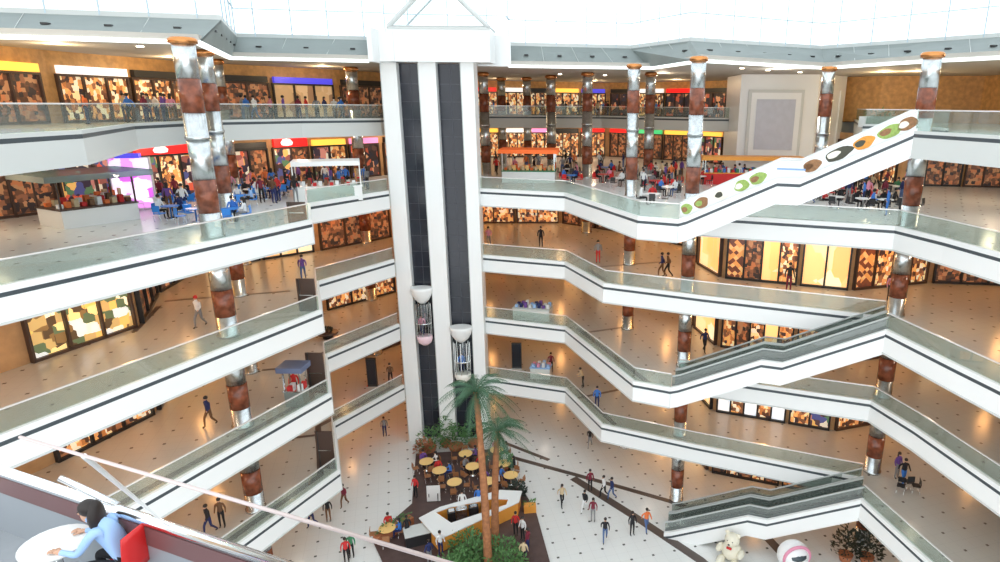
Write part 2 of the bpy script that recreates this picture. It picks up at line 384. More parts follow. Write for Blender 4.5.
# food court stalls behind the tables
pl='food court'
seg_shops(WALLA,0,4,20,2.9,DC,FR,SG,'far left wall, '+pl)
a,b=WALLA[1],WALLA[2]
shopfront(lerp(a,b,.0),lerp(a,b,.5),20,2.9,D_DIM,BRN,DKS,'dim food stall at the far left of the food court, beside the purple panel',2)
shopfront(lerp(a,b,.52),lerp(a,b,.98),20,3.0,D_COL,BRN,REDS,'food stall under a red sign behind the glowing purple panel',2)
x,y=at(138,210,20);r=empty('advertising_panel',(x,y,20),.35,'glowing purple and white advertising panel left of the tall columns','advertising panel')
MB().box((0,0,1.55),(2.1,.3,3.1),WHITEP0).build('casing',r);MB().box((0,-.17,1.6),(1.95,.04,2.9),D_PURP).build('lit_face',r);MB().box((0,-.05,3.2),(1.2,.5,.25),BLUES).build('header',r)
a,b=WALLA[2],WALLA[3]
shopfront(lerp(a,b,.02),lerp(a,b,.46),20,2.9,[D_COL,D_WARM,D_COL],BLK,REDS,'food stall with colourful menu front under a long red sign, left of the tall columns',3,sh_=.6,logo=True)
shopfront(lerp(a,b,.5),lerp(a,b,.98),20,2.9,[D_DIM,D_COL],BLK,DKS,'dim food stall behind the tall left columns',3)
a,b=WALLA[3],WALLA[4]
shopfront(lerp(a,b,.02),lerp(a,b,.32),20,2.9,[D_COL,D_DIM],BRN,REDS,'food stall under a short red and white sign right of the left columns',2,sh_=.7,logo=True)
shopfront(lerp(a,b,.34),lerp(a,b,.66),20,2.9,[D_COL,D_WARM],BLK,YELS,'food stall under a glowing amber sign, left of the lift tower',2)
shopfront(lerp(a,b,.68),lerp(a,b,.98),20,2.9,[D_COL,D_DARK],BRN,PINKS,'food stall with a pink sign left of the lift tower',2)
seg_shops(WALLA,4,2,20,2.9,DC,FR,SGD,'beside the lift tower, '+pl)
seg_shops(WALLA,6,5,20,3.0,DC,FR,[(REDS,'a red'),(YELS,'an amber'),(WHITES,'a white'),(PINKS,'a pink'),(DKS,'a black')],'far back wall, '+pl)
seg_shops(WALLA,7,3,20,3.0,DC,FR,[(REDS,'a red'),(GREENS,'a green'),(YELS,'an amber')],'far centre right, '+pl)
seg_shops(WALLA,8,3,20,3.0,DC,FR,SG,'behind the white block, '+pl)
seg_shops(WALLA,9,3,20,3.0,DC,FR,SGD,'behind the tables right, '+pl)
seg_shops(WALLA,10,3,20,3.0,DC,FR,SGD,'far right end, '+pl)
pl='top gallery'
seg_shops(WALLT,0,5,25,2.75,DD,FR,SGD,'left wall, '+pl)
seg_shops(WALLT,1,2,25,2.75,DW,FR,SG,'behind the left columns, '+pl)
seg_shops(WALLT,2,2,25,2.75,[(D_TAN,'plain tan windows'),(D_DIM,'dim brown windows')],FR,[(BLUES,'a blue'),(DKS,'a black')],'right of columns, '+pl)
seg_shops(WALLT,3,2,25,2.75,DD,FR,SGD,'left of lifts, '+pl)
seg_shops(WALLT,5,5,25,2.75,DD,FR,SG,'far back wall, '+pl)
seg_shops(WALLT,6,3,25,2.75,[(D_WARM,'warm lit goods'),(D_DARK,'dark windows')],FR,[(REDS,'a red'),(DKS,'a black'),(WHITES,'a white')],'far centre right, '+pl)
seg_shops(WALLT,7,2,25,2.75,DD,FR,SG,'beside the white block, '+pl)
# ------------------------------------------------------------------ roof
RL=[(-42,26.5),(-23.3,30.3),(-18.5,31.8),(-22.8,42.5),(-14.75,44.2)]
RLT=[(-44,31),(-26.7,35.2),(-20,36.7),(-24.1,45.9),(-14.75,47.4)]
RR=[(-6.1,48.5),(4.3,49.5),(6.6,41.2),(16.4,47.5),(19.8,39.9),(30,26)]
RRT=[(-6.2,50.6),(2.9,52.2),(6.55,45.9),(17.3,51.2),(22.2,45.2),(34,31)]
BR=[(-14.75,47.8),(-6.1,48.5)]
m=MB();m.prism([(-62,24)]+RL+BR+RR[1:]+[(62,24),(62,96),(-62,96)],29.0,29.3,SOF);struct(m.build('ceiling'))
m=MB();m.prism([(-62,28)]+RLT+[(-14.4,47.9),(-6.2,48.6)]+RRT+[(62,28),(62,96),(-62,96)],30.5,30.75,WG);struct(m.build('ceiling'))
def roof_fascia(bt,tp,i):
    """grey panels leaning back from the soffit edge to the skylight kerb"""
    m=MB()
    for k in range(len(bt)-1):
        A,B,C_,D_=Vector((*bt[k],29.0)),Vector((*bt[k+1],29.0)),Vector((*tp[k+1],30.5)),Vector((*tp[k],30.5))
        nn=(B-A).cross(D_-A).normalized()
        if nn.z<0: nn=-nn
        q=[A,B,C_,D_];bk=[p-Vector((0,0,.12)) for p in q]
        m.add(q+bk,[(0,1,2,3),(7,6,5,4),(0,4,5,1),(1,5,6,2),(2,6,7,3),(3,7,4,0)],FASC)
        n=max(1,int((B-A).length/2.2));ang=math.atan2(B.y-A.y,B.x-A.x)
        for t in range(n):
            f0=(t+.5)/n;f1=t/n
            c=A.lerp(B,f0).lerp(D_.lerp(C_,f0),.5)+Vector((0,0,.03));m.box(tuple(c),(.3,.3,.1),DKS,ang)
            if t:
                a0=A.lerp(B,f1)+Vector((0,0,.012));a1=D_.lerp(C_,f1)+Vector((0,0,.012));m.tube([a0,a1],.02,WG,4)
    m.ribbon(bt,-.2,.06,28.84,29.02,COVE)
    return struct(m.build('trim_%d'%i))
m=MB();m.ribbon([(-14.4,44.0),(-14.4,47.8),(-6.6,48.3),(-5.9,48.4)],-.3,.02,28.9,31.0,W);struct(m.build('trim_%d'%ti));ti+=1
roof_fascia(RL,RLT,ti);ti+=1;roof_fascia(RR,RRT,ti);ti+=1
# skylight: upright glazing over the roof edge, and a glazed lid
cl=RLT+[(-14.4,47.9),(-6.2,48.6)]+RRT
sk=MB();sk.ribbon(cl,-.05,-.02,30.6,37.5,GLS);struct(sk.build('window_1'))
sk=MB()
for a,b in zip(cl[:-1],cl[1:]):
    n=max(1,round(math.dist(a,b)/2.4))
    for k in range(n):
        p=lerp(a,b,(k+.5)/n);sk.box((p[0],p[1],34),(.06,.06,6.9),MULL)
for z in (32.3,34,35.7,37.4): sk.ribbon(cl,-.06,.02,z-.03,z+.03,MULL)
struct(sk.build('trim_%d'%ti));ti+=1
lid=cl+[(62,24),(62,-5),(-62,-5),(-62,26)]
sk=MB();sk.prism([(-62,-5),(62,-5),(62,60),(-62,60)],37.6,37.63,GLS);struct(sk.build('window_2'))
sk=MB()
for k in range(-25,26): sk.box((k*2.4,27,37.7),(.07,64,.12),MULL)
for k in range(27): sk.box((0,-4+k*2.4,37.7),(122,.07,.12),MULL)
struct(sk.build('trim_%d'%ti));ti+=1
# ------------------------------------------------------------------ lift tower
Y0=46.2
sx=[-14.6,-13.5,-12.0,-10.8,-9.1,-8.2]
lt=empty('lift_tower',(-11.4,Y0,0),0,'tall white twin lift tower with two dark glass shafts in the atrium centre','lift tower')
def lx(x): return x+11.4
for i,(x0,x1) in enumerate(((sx[0],sx[1]),(sx[2],sx[3]),(sx[4],sx[5]))):
    p=MB();p.box((lx((x0+x1)/2),.55,14.5),(x1-x0,1.5,29.0),W);p.box((lx(x0)+.0,-.22,14.5),(.05,.05,29),WG);p.build('pier',lt)
for x0,x1 in((sx[1],sx[2]),(sx[3],sx[4])):
    g=MB();g.box((lx((x0+x1)/2),.5,14.5),(x1-x0,.12,28.9),DARKG)
    for k in range(1,24): g.box((lx((x0+x1)/2),.43,k*1.2),(x1-x0,.02,.03),DARKL)
    g.box((lx((x0+x1)/2),.43,14.5),(.03,.02,28.9),DARKL)
    g.build('glass_shaft',lt)
h=MB();h.box((lx(-10.35),.4,30.05),(6.8,2.3,2.1),W);h.box((lx(-10.35),-.75,31.13),(6.9,.1,.14),WG)
h.box((lx(-14.05),.35,29.95),(1.3,2.4,1.9),W)
h.build('header',lt)
gb=MB()
pts=[(-13.7,31.2),(-10.35,34.3),(-7.0,31.2)]
for (xa,za),(xb,zb) in zip(pts[:-1],pts[1:]):
    gb.tube([(lx(xa),-.7,za),(lx(xb),-.7,zb)],.17,WG,6);gb.tube([(lx(xa),2.3,za),(lx(xb),2.3,zb)],.07,WG,6)
    gb.add([(lx(xa),-.7,za),(lx(xb),-.7,zb),(lx(xb),2.3,zb),(lx(xa),2.3,za)],[(0,1,2,3)],GLC)
gb.tube([(lx(-13.7),-.7,31.25),(lx(-7),-.7,31.25)],.05,WG,6)
gb.build('gable',lt)
def cab(xc,w,ztop,label,acc):
    r=empty('lift_cabin',(xc,Y0-.35,ztop-4.6),0,label,'lift cabin','glass lift cabins')
    R=w/2
    MB().lathe((0,0,3.35),[(R*.25,0),(R*.62,.28),(R*.88,.65),(R,1.05),(R,1.25)],W,20,1,.75).build('cap',r)
    MB().lathe((0,0,.75),[(R*.72,0),(R*.72,2.62)],GLC,20,1,.75).build('glass_wall',r)
    f=MB()
    for k in range(8):
        a=2*PI*k/8;f.box((R*.72*math.cos(a),R*.54*math.sin(a),2.05),(.05,.05,2.6),CHROME)
    f.lathe((0,0,1.75),[(R*.74,0),(R*.74,.08)],CHROME,20,1,.75)
    f.build('frame',r)
    MB().lathe((0,0,0),[(R*.25,0),(R*.6,.2),(R*.74,.5),(R*.74,.78)],acc,20,1,.75).build('base',r)
    return r
cab(-12.75,1.62,13.0,'left glass lift cabin with white bowl top and pink base','lav' and mat('pink_white',(.85,.62,.68),.4))
cab(-9.95,1.72,9.9,'right glass lift cabin with white bowl top and cream base',mat('cream_white',(.85,.83,.76),.4))
# ------------------------------------------------------------------ columns
def column(x,y,z0,z1,r,label,storeys,foot=0):
    c=empty('column',(x,y,z0),0,label,'column','mirror clad columns')
    for k,(a,b) in enumerate(storeys):
        h=b-a;a-=z0
        MB().lathe((0,0,a),[(r*1.12,0),(r*1.12,.12),(r,.14),(r,h*.27)],STEEL,20).build('steel_foot',c)
        MB().lathe((0,0,a+h*.27),[(r*1.015,0),(r*1.015,h*.33)],REFL,20).build('reflection_band',c)  # warm reflections in the mirror cladding, painted as a red-brown band
        MB().lathe((0,0,a+h*.60),[(r,0),(r,h*.40)],STEEL,20).build('steel_sleeve',c)
    MB().lathe((0,0,z1-z0-.28),[(r*1.05,0),(r*1.25,.04),(r*1.25,.2),(r*1.05,.28)],COPPER,20).build('capital',c)
    return c
ST5=[(0,4.05),(5,9.05),(10,14.05),(15,19.05)]
def full(x,y,r,label,top=True): return column(x,y,0,28.98 if top else 24,r,label,ST5+([(20,24.6),(24.6,28.98)] if top else [(20,24.0)]))
full(-18.11,29.87,.47,'thickest mirror column with painted red reflections, nearest at left, piercing every gallery')
full(-21.28,36.78,.44,'mirror column just behind the thickest left one')
full(-25.0,44.5,.4,'slimmer mirror column third in the left row')
full(6.04,38.4,.43,'thick mirror column at centre right, in front of the screens')
full(2.79,45.47,.42,'mirror column left of the thick centre-right one')
full(17.17,34.12,.46,'mirror column behind the escalator heads at the right corner')
column(-18.9,52.3,0,28.98,.45,'mirror column beside the lift tower, on its left',ST5+[(20,24.6),(24.6,28.98)])
def tall(x,y,r,label): return column(x,y,20,28.98,r,label,[(20,24.4),(24.4,28.98)])
full(-.46,57.5,.45,'mirror column right of the awning kiosk, rising behind the centre galleries')
tall(-4.0,63.5,.45,'fourth mirror column from the lift tower in the far row')
tall(-6.8,68.5,.42,'third mirror column from the lift tower in the far row')
tall(-9.6,69.8,.42,'slim mirror column second from the lift tower in the far row')
tall(-9.7,59,.42,'mirror column hard against the right side of the lift tower')
tall(4.9,56.5,.42,'slim mirror column between the two thick centre-right ones')
tall(16.4,46.6,.45,'mirror column standing before the white screen block')
# ------------------------------------------------------------------ escalators
def escalator(z0,dark,label):
    r=empty('escalator',(*ESC0,z0),math.atan2(ex.y,ex.x),label,'escalator','atrium escalators')
    S=[0,.04,.45,.55,.985,1.0];Z=[0,.15,2.42,2.42,4.92,5.0]
    S=[s*EL for s in S];path=[(s,0) for s in S]
    t=MB()
    for y in (0,EW+.0):
        o=(.0,.2) if y==0 else (-.2,0)
        pp=[(s,y) for s in S]
        t.ribbon(pp,o[0],o[1],-1.0,-.08,W,Z);t.ribbon(pp,o[0],o[1],.08,.34,W,Z);t.ribbon(pp,o[0]*.98,o[1]*.98,-.09,.09,GROOVE,Z)
    t.ribbon([(s,EW/2) for s in S],-EW/2,EW/2,-1.0,-.45,WG,Z)
    t.build('truss',r)
    for k,yc in enumerate((.62,1.73)):
        st=MB();n=44
        def zz(s):
            for i in range(len(S)-1):
                if S[i]<=s<=S[i+1]: return Z[i]+(Z[i+1]-Z[i])*(s-S[i])/(S[i+1]-S[i])
            return 5
        for i in range(n):
            s0=S[0]+.1+(EL-.3)*i/n
            st.box((s0+.12,yc,zz(s0+.12)-.18),(EL/n+.02,.82,.32),STEP)
        st.build('steps',r)
        for y in (yc-.46,yc+.46):
            outer=(y<.3)
            bm=MB()
            bm.ribbon([(s,y) for s in S],-.03,.03,.0,.40 if dark else .32,GREY if dark else W,Z)
            bm.ribbon([(s,y) for s in S],-.012,.012,.4 if dark else .32,.88 if dark else 1.12,(GLB if dark else (W if outer else GL)),Z)
            bo=bm.build('balustrade',r)
            MB().tube([(s,y,zq+(.9 if dark else 1.16)) for s,zq in zip(S,Z)],.05,RAIL if not dark else GREYR,8).build('handrail',bo)
    return r,S,Z
GLB=glass('smoked_glass',(.70,.75,.72),.1,.08)
GREYR=mat('grey_handrail',(.45,.48,.47),.4)
escalator(0,True,'lowest escalator, grey sided, rising right from the ground floor to the first gallery')
escalator(10,True,'middle escalator, grey sided, rising right from the second to the third gallery')
r,S,Z=escalator(20,False,'topmost escalator, white sided with food pictures, rising from the food court')
# food pictures on the outer white side
def zz(s):
    for i in range(len(S)-1):
        if S[i]<=s<=S[i+1]: return Z[i]+(Z[i+1]-Z[i])*(s-S[i])/(S[i+1]-S[i])
    return 5
PB=mat('print_brown',(.35,.17,.07),.6,noise=.5,nscale=9);PG=mat('print_green',(.35,.5,.12),.6,noise=.4,nscale=9);PO=mat('print_orange',(.85,.35,.05),.6,noise=.3,nscale=9);PK=mat('print_dark',(.06,.06,.04),.6);PW=mat('print_cream',(.85,.8,.68),.6)
for s,w,c1,c2 in((.35,.55,PG,PB),(1.15,.7,PB,PG),(2.2,.75,PW,PK),(3.2,.7,PG,PW),(4.0,.8,PG,PB),(6.6,.8,PB,PB),(7.8,1.2,PK,PW),(8.9,.9,PO,PK),(10.0,1.0,PG,PB),(10.7,.8,PB,PW)):
    fp=MB()
    a=math.atan2(2.42,.41*EL) if not .45<s/EL<.55 else 0
    for (dx,dz,rx,rz_,mm) in((0,0,w/2*1.15,.29,c1),(-.20*w,-.05,w*.28,.15,c2),(.2*w,.1,w*.15,.09,c1)):
        cs=[(s+dx+rx*(1+.14*math.sin(3*t+s*5))*math.cos(t)*math.cos(a)-rz_*math.sin(t)*math.sin(a),.62-.46-.016-(.004 if mm is c2 else 0)-(.006 if dz==.1 else 0),zz(s)+.74+dz+rx*math.cos(t)*math.sin(a)+rz_*math.sin(t)*math.cos(a)) for t in [2*PI*k/18 for k in range(18)]]
        n=len(cs);back=[(x,y+.012,z) for x,y,z in cs]
        fp.add(cs+back,[tuple(range(n)),tuple(range(n,2*n))[::-1]]+[(i,i+n,(i+1)%n+n,(i+1)%n) for i in range(n)],mm)
    fp.build('food_picture',r)
MB().box((EL*.505,.62-.46-.03,zz(EL*.5)+.78),(1.4,.03,.09),mat('print_blue',(.25,.40,.65),.5)).build('lettering_strip',r)
# ------------------------------------------------------------------ white block with screen
b=empty('screen_block',(16.3,58.5,20),0,'large white block with a lavender grey screen behind the top escalator','partition')
m=MB();m.prism([(-3.3,0),(3.2,-1),(6.8,2.2),(6.8,6),(-3.3,6)],0,8.98,W);m.build('body',b)
m=MB();m.box((-.3,-.62,4.6),(4.7,.25,6.2),WG,-.15);m.box((-.3,-.74,4.6),(4.2,.1,5.7),W,-.15);m.build('screen_frame',b)
m=MB();m.box((-.3,-.8,4.75),(3.3,.14,4.3),LAV,-.15);m.build('screen',b)
m=MB()
for x,y in((3.9,-.5),(5.0,.5),(6.1,1.5)): m.box((x,y,4.4),(.12,.12,6.6),W,.73)
m.box((5.0,.45,7.8),(3.2,.14,.14),W,.73);m.build('side_ribs',b)
# ------------------------------------------------------------------ people
def skin_mesh(joints,edges,name,sub=1):
    me=bpy.data.meshes.new(name);me.from_pydata([j[0] for j in joints],edges,[]);o=bpy.data.objects.new(name,me);col.objects.link(o)
    sm=o.modifiers.new('s','SKIN');sm.use_smooth_shade=True
    for i,j in enumerate(joints): me.skin_vertices[0].data[i].radius=j[1]; 
    me.skin_vertices[0].data[0].use_root=True
    ss=o.modifiers.new('u','SUBSURF');ss.levels=sub;ss.render_levels=sub
    dg=bpy.context.evaluated_depsgraph_get();dg.update()
    out=bpy.data.meshes.new_from_object(o.evaluated_get(dg));bpy.data.objects.remove(o);return out
EDGES=[(0,1),(1,2),(2,3),(3,4),(4,5),(2,6),(6,7),(7,8),(8,9),(2,10),(10,11),(11,12),(12,13),(0,14),(14,15),(15,16),(16,17),(0,18),(18,19),(19,20),(20,21)]
REG=['t','t','t','s','s','t','t','t','s','t','t','t','s','p','p','p','x','p','p','p','x']
def pose(hip,chest,head,le,lh,re,rh,lk,la,rk,ra,lt_=None,rt=None):
    """hip, chest, head, elbows, hands, knees, ankles in metres, facing +y"""
    V=Vector;hip,chest,head=V(hip),V(chest),V(head)
    up=(chest-hip).normalized();neck=chest+up*.15;side=V((.17,0,0))
    lsh,rsh=chest-side+up*.09,chest+side+up*.09
    f=V((0,.14,-.03))
    le,lh,re,rh,lk,la,rk,ra=map(V,(le,lh,re,rh,lk,la,rk,ra))
    J=[(hip,(.15,.11)),((hip+chest)/2,(.125,.095)),(chest,(.155,.105)),(neck,(.055,.055)),(head-V((0,-.01,.07)),(.07,.085)),(head+V((0,0,.06)),(.075,.09)),
       (lsh,(.06,.06)),(le,(.045,.045)),(lh+(le-lh)*.25,(.032,.032)),(lh,(.04,.022)),
       (rsh,(.06,.06)),(re,(.045,.045)),(rh+(re-rh)*.25,(.032,.032)),(rh,(.04,.022)),
       (hip+V((-.09,0,-.06)),(.085,.09)),(lk,(.06,.06)),(la,(.042,.042)),(la+f,(.045,.03)),
       (hip+V((.09,0,-.06)),(.085,.09)),(rk,(.06,.06)),(ra,(.042,.042)),(ra+f,(.045,.03))]
    return [(tuple(p),r) for p,r in J]
POSES={
 'standing':pose((0,0,.95),(0,.0,1.30),(0,.02,1.60),(-.25,-.02,1.12),(-.26,.10,.86),(.25,-.02,1.12),(.26,.10,.86),(-.10,.02,.5),(-.11,0,.07),(.10,.02,.5),(.11,0,.07)),
 'walking':pose((0,0,.93),(0,.03,1.28),(0,.07,1.58),(-.25,.10,1.12),(-.24,.32,.98),(.25,-.14,1.12),(.25,-.16,.86),(-.10,-.02,.5),(-.10,-.32,.12),(.10,.22,.52),(.10,.26,.07)),
 'seated':pose((0,0,.52),(0,.04,.90),(0,.10,1.20),(-.26,.12,.72),(-.14,.38,.72),(.26,.12,.72),(.14,.38,.72),(-.11,.42,.50),(-.11,.42,.07),(.11,.42,.50),(.11,.42,.07)),
 'leaning':pose((0,0,.93),(0,.12,1.25),(0,.25,1.52),(-.26,.22,1.05),(-.16,.48,1.0),(.26,.22,1.05),(.16,.48,1.0),(-.10,.04,.5),(-.12,-.04,.07),(.10,.0,.5),(.12,-.02,.07)),
}
BASE={}
def make_base(k,sub=1):
    J=POSES[k];me=skin_mesh(J,EDGES,'body_'+k,sub)
    segs=[(Vector(J[a][0]),Vector(J[b_][0]),REG[i],max(J[a][1][0],J[b_][1][0])) for i,(a,b_) in enumerate(EDGES)]
    code={'t':0,'p':1,'s':2,'x':3};neckz=Vector(J[3][0]).z;J8=Vector(J[9][0]);J12=Vector(J[13][0])
    for _ in range(4): me.materials.append(None)
    for p in me.polygons:
        c=p.center;best=9;rg='t'
        for a,b_,g_,w_ in segs:
            ab=b_-a;t=max(0,min(1,(c-a).dot(ab)/ab.length_squared));d=(a+ab*t-c).length/w_
            if d<best: best=d;rg=g_
        p.material_index=code[rg];p.use_smooth=True
    return me
for k in POSES: BASE[k]=make_base(k)
HEADS={k:Vector(POSES[k][5][0]) for k in POSES}
def hair_mesh(k,m,long):
    h=HEADS[k]-Vector((0,0,.045));b_=MB();b_.ell((h.x,h.y-.025,h.z+.045),(.098,.112,.105),m,12,8)
    if long: b_.ell((h.x,h.y-.07,h.z-.10),(.095,.06,.17),m,10,6)
    return b_
HM={}
MESHC={};HAIRC={}
def face_mesh(k):
    h=HEADS[k];f=MB()
    f.ell((0,h.y+.098,h.z-.075),(.014,.022,.024),SKIN,6,4)
    for sx_ in(-1,1): f.ell((sx_*.032,h.y+.088,h.z-.045),(.012,.008,.008),BLK,6,4);pass
    f.ell((0,h.y+.085,h.z-.115),(.025,.01,.008),CL['maroon'],6,4)
    return f
FACEC={}
def person(x,y,z,rz,pose_,top,bot,place_,long=False,hair=None,sc=1,group=None,extra=''):
    key=(pose_,top,bot)
    if key not in MESHC:
        me=BASE[pose_].copy();me.name='body'
        me.materials[0]=CL[top];me.materials[1]=CL[bot];me.materials[2]=SKIN;me.materials[3]=SHOE;MESHC[key]=me
    cl='all '+top if top==bot else top+' and '+bot
    lab=('%s person in %s, %s' if pose_!='seated' else 'person %s in %s %s')%(pose_,cl,place_)
    o=bpy.data.objects.new('person',MESHC[key]);col.objects.link(o);o.location=(x,y,z);o.rotation_euler.z=rz;o.scale=(sc,)*3
    tag(o,lab,'person',group)
    hk=(pose_,long,hair)
    if hk not in HAIRC:
        t=hair_mesh(pose_,hair or HAIRD,long).build('hair');HAIRC[hk]=t.data;t.parent=o
    else:
        t=bpy.data.objects.new('hair',HAIRC[hk]);col.objects.link(t);t.parent=o
    if pose_ not in FACEC:
        t=face_mesh(pose_).build('face');FACEC[pose_]=t.data;t.parent=o
    else:
        t=bpy.data.objects.new('face',FACEC[pose_]);col.objects.link(t);t.parent=o
    return o
def pp(px,py,z,pose_,top,bot,place_,deg=None,**k):
    x,y=at(px,py,z);person(x,y,z,math.radians(random.uniform(0,360) if deg is None else deg),pose_,top,bot,place_,**k)
# ground floor
pp(562,506,0,'walking','beige','black','on the open ground floor left of the group',200,long=True)
pp(585,512,0,'walking','black','white','beside the dark floor strip',150)
pp(593,521,0,'standing','maroon','grey','in the middle of the group on the ground floor',170,long=True)
pp(605,541,0,'walking','black','denim','nearest the camera on the open ground floor',180)
pp(590,491,0,'standing','maroon','black','on the crossing of the floor strips',200)
pp(604,497,0,'walking','white','black','just behind the crossing of the floor strips',120)
pp(612,499,0,'walking','navy','denim','just right of the crossing of the floor strips',120)
pp(632,535,0,'standing','black','black','left of the wide floor strip',200,long=True)
pp(646,531,0,'walking','orange','denim','on the wide floor strip',200)
pp(590,447,0,'walking','black','grey','under the first gallery corner at centre',170)
pp(345,506,0,'walking','maroon','brown','on the ground floor right of the left gallery end',170)
pp(329,521,0,'standing','black','brown','on the ground floor below the left gallery end',200)
pp(313,526,0,'walking','black','navy','on the ground floor half under the left gallery',150)
pp(385,436,0,'standing','grey','navy','by the left foot of the lift tower',200)
# first gallery
pp(211,533,5,'walking','black','navy','on the first gallery behind the left balustrade',150)
pp(223,527,5,'standing','brown','black','on the first gallery behind the left balustrade',190)
pp(583,387,5,'leaning','beige','black','on the first gallery at centre',100)
pp(597,408,5,'standing','blue','navy','at the first gallery balustrade corner',170)
pp(896,478,5,'standing','purple','grey','on the first gallery right of the escalator head',200,long=True)
pp(902,484,5,'walking','black','blue','on the first gallery right of the escalator head',180)
pp(551,372,5,'standing','maroon','black','behind the blue-draped stall',190)
pp(391,383,5,'walking','brown','black','on the first gallery left of the lifts',190)
# second gallery
pp(211,426,10,'walking','navy','brown','alone in the amber light of the left second gallery',160)
pp(704,352,10,'walking','navy','black','by the yellow doorway of the second gallery',200)
pp(296,398,10,'standing','red','black','behind the small stall of the second gallery',190)
# third gallery
pp(201,327,15,'walking','white','grey','on the left third gallery beside the thick column',170,hair=CL['red'])
pp(304,280,15,'walking','purple','denim','on the third gallery near the left corner',200)
pp(541,247,15,'standing','black','black','on the third gallery at centre',180)
pp(489,247,15,'walking','pink','grey','on the third gallery beside the lift tower',180)
pp(598,263,15,'standing','grey','red','on the third gallery at the centre corner',180)
pp(662,277,15,'walking','navy','brown','on the third gallery behind the centre balustrade',90)
pp(668,277,15,'walking','brown','black','on the third gallery behind the centre balustrade',90)
pp(788,292,15,'standing','black','maroon','before the bright yellow windows',180,sc=1.1)
pp(889,301,15,'standing','pink','black','beside the right corner column of the third gallery',180)
pp(376,237,15,'standing','white','grey','on the third gallery left of the lifts',180)
# top gallery heads
for i,(px,py,tp,bt,w) in enumerate(((97,117,'white','black','at the far left railing'),(122,116,'pink','grey','left of the black shop'),(132,116,'red','black','before the black shop'),(265,113,'brown','black','right of the left columns'),(284,113,'black','grey','right of the left columns'),(300,112,'navy','black','between columns and lifts'),
      (330,113,'green','black','left of the lifts'),(508,108,'black','black','right of the lifts'),(540,108,'grey','navy','in the far centre'),(598,110,'beige','black','in the far centre right'),(716,108,'lightblue','black','before the black and white shop'))):
    z=25;x,y=at(px,py+ (2 if px>450 else 3),z)
    if math.hypot(x,y)>69: x,y=x*69/math.hypot(x,y),y*69/math.hypot(x,y)
    person(x,y,z,random.uniform(0,6.28),'standing' if i%2 else 'walking',tp,bt,'on the top gallery '+w)
# lift passengers
person(-12.9,Y0-.35,9.2,3.1,'standing','pink','navy','inside the left lift cabin',sc=.95)
person(-10.0,Y0-.35,6.15,3.3,'standing','blue','navy','inside the right lift cabin',sc=.95)
# ------------------------------------------------------------------ tables, chairs
def table(top,r=.45,name='round_table',label='',group=None):
    t=empty(name,(0,0,0),0,label,'table',group)
    MB().cyl((0,0,.71),r,.04,top,20).build('tabletop',t)
    MB().lathe((0,0,0),[(.26,0),(.26,.03),(.05,.06),(.04,.71)],CHROME,10).build('pedestal',t)
    return t
def chair(m,label,group,name='cafe_chair'):
    c=empty(name,(0,0,0),0,label,'chair',group)
    MB().box((0,0,.44),(.42,.42,.04),m).build('seat',c)
    b_=MB();b_.box((0,-.2,.70),(.40,.03,.34),m,0,-.12);b_.box((-.16,-.2,.5),(.03,.03,.2),m);b_.box((.16,-.2,.5),(.03,.03,.2),m);b_.build('backrest',c)
    for sx_,sy_ in((-1,-1),(1,-1),(-1,1),(1,1)): MB().tube([(sx_*.17,sy_*.17,.43),(sx_*.2,sy_*.2,0)],.014,CHROME,6).build('leg',c)
    return c
BLUEP=mat('blue_plastic',(.03,.25,.75),.35)
WHITEP=mat('white_plastic',(.82,.82,.8),.35)
REDP=mat('red_plastic',(.65,.02,.02),.35)
WOODP=mat('cafe_wood',(.35,.15,.06),.5)
used=set()
proto={}
def place_table(x,y,z,topn,where,chs,n=4,ppl=(),r=.45,grp='tables',rot=None):
    tops={'blue':BLUEP,'white':WHITEP,'yellow':YEL,'red':REDP}
    ctn={'blue':BLUEP,'white':WHITEP,'red':REDP,'wood':WOODP,'black':BLK}
    lab='round %s table %s'%(topn,where)
    k=('t',topn,r)
    if k not in proto: proto[k]=table(tops[topn],r,'cafe_table',lab,grp);proto[k].location=(x,y,z)
    else: dup(proto[k],(x,y,z),0,lab,grp)
    a0=random.uniform(0,1.5) if rot is None else rot
    for i in range(n):
        a=a0+2*PI*i/n;cx_,cy_=x+(r+.32)*math.cos(a),y+(r+.32)*math.sin(a)
        lab='%s chair at the table %s'%(chs,where);gr='chairs at the table '+where
        k=('c',chs)
        if k not in proto: proto[k]=chair(ctn[chs],lab,gr);proto[k].location=(cx_,cy_,z);proto[k].rotation_euler.z=a+PI/2
        else: dup(proto[k],(cx_,cy_,z),a+PI/2,lab,gr)
        if i<len(ppl) and ppl[i]:
            tp,bt=ppl[i];person(cx_-.04*math.cos(a),cy_-.04*math.sin(a),z,a+PI/2,'seated',tp,bt,'at table %s'%where,long=(i%2==0))
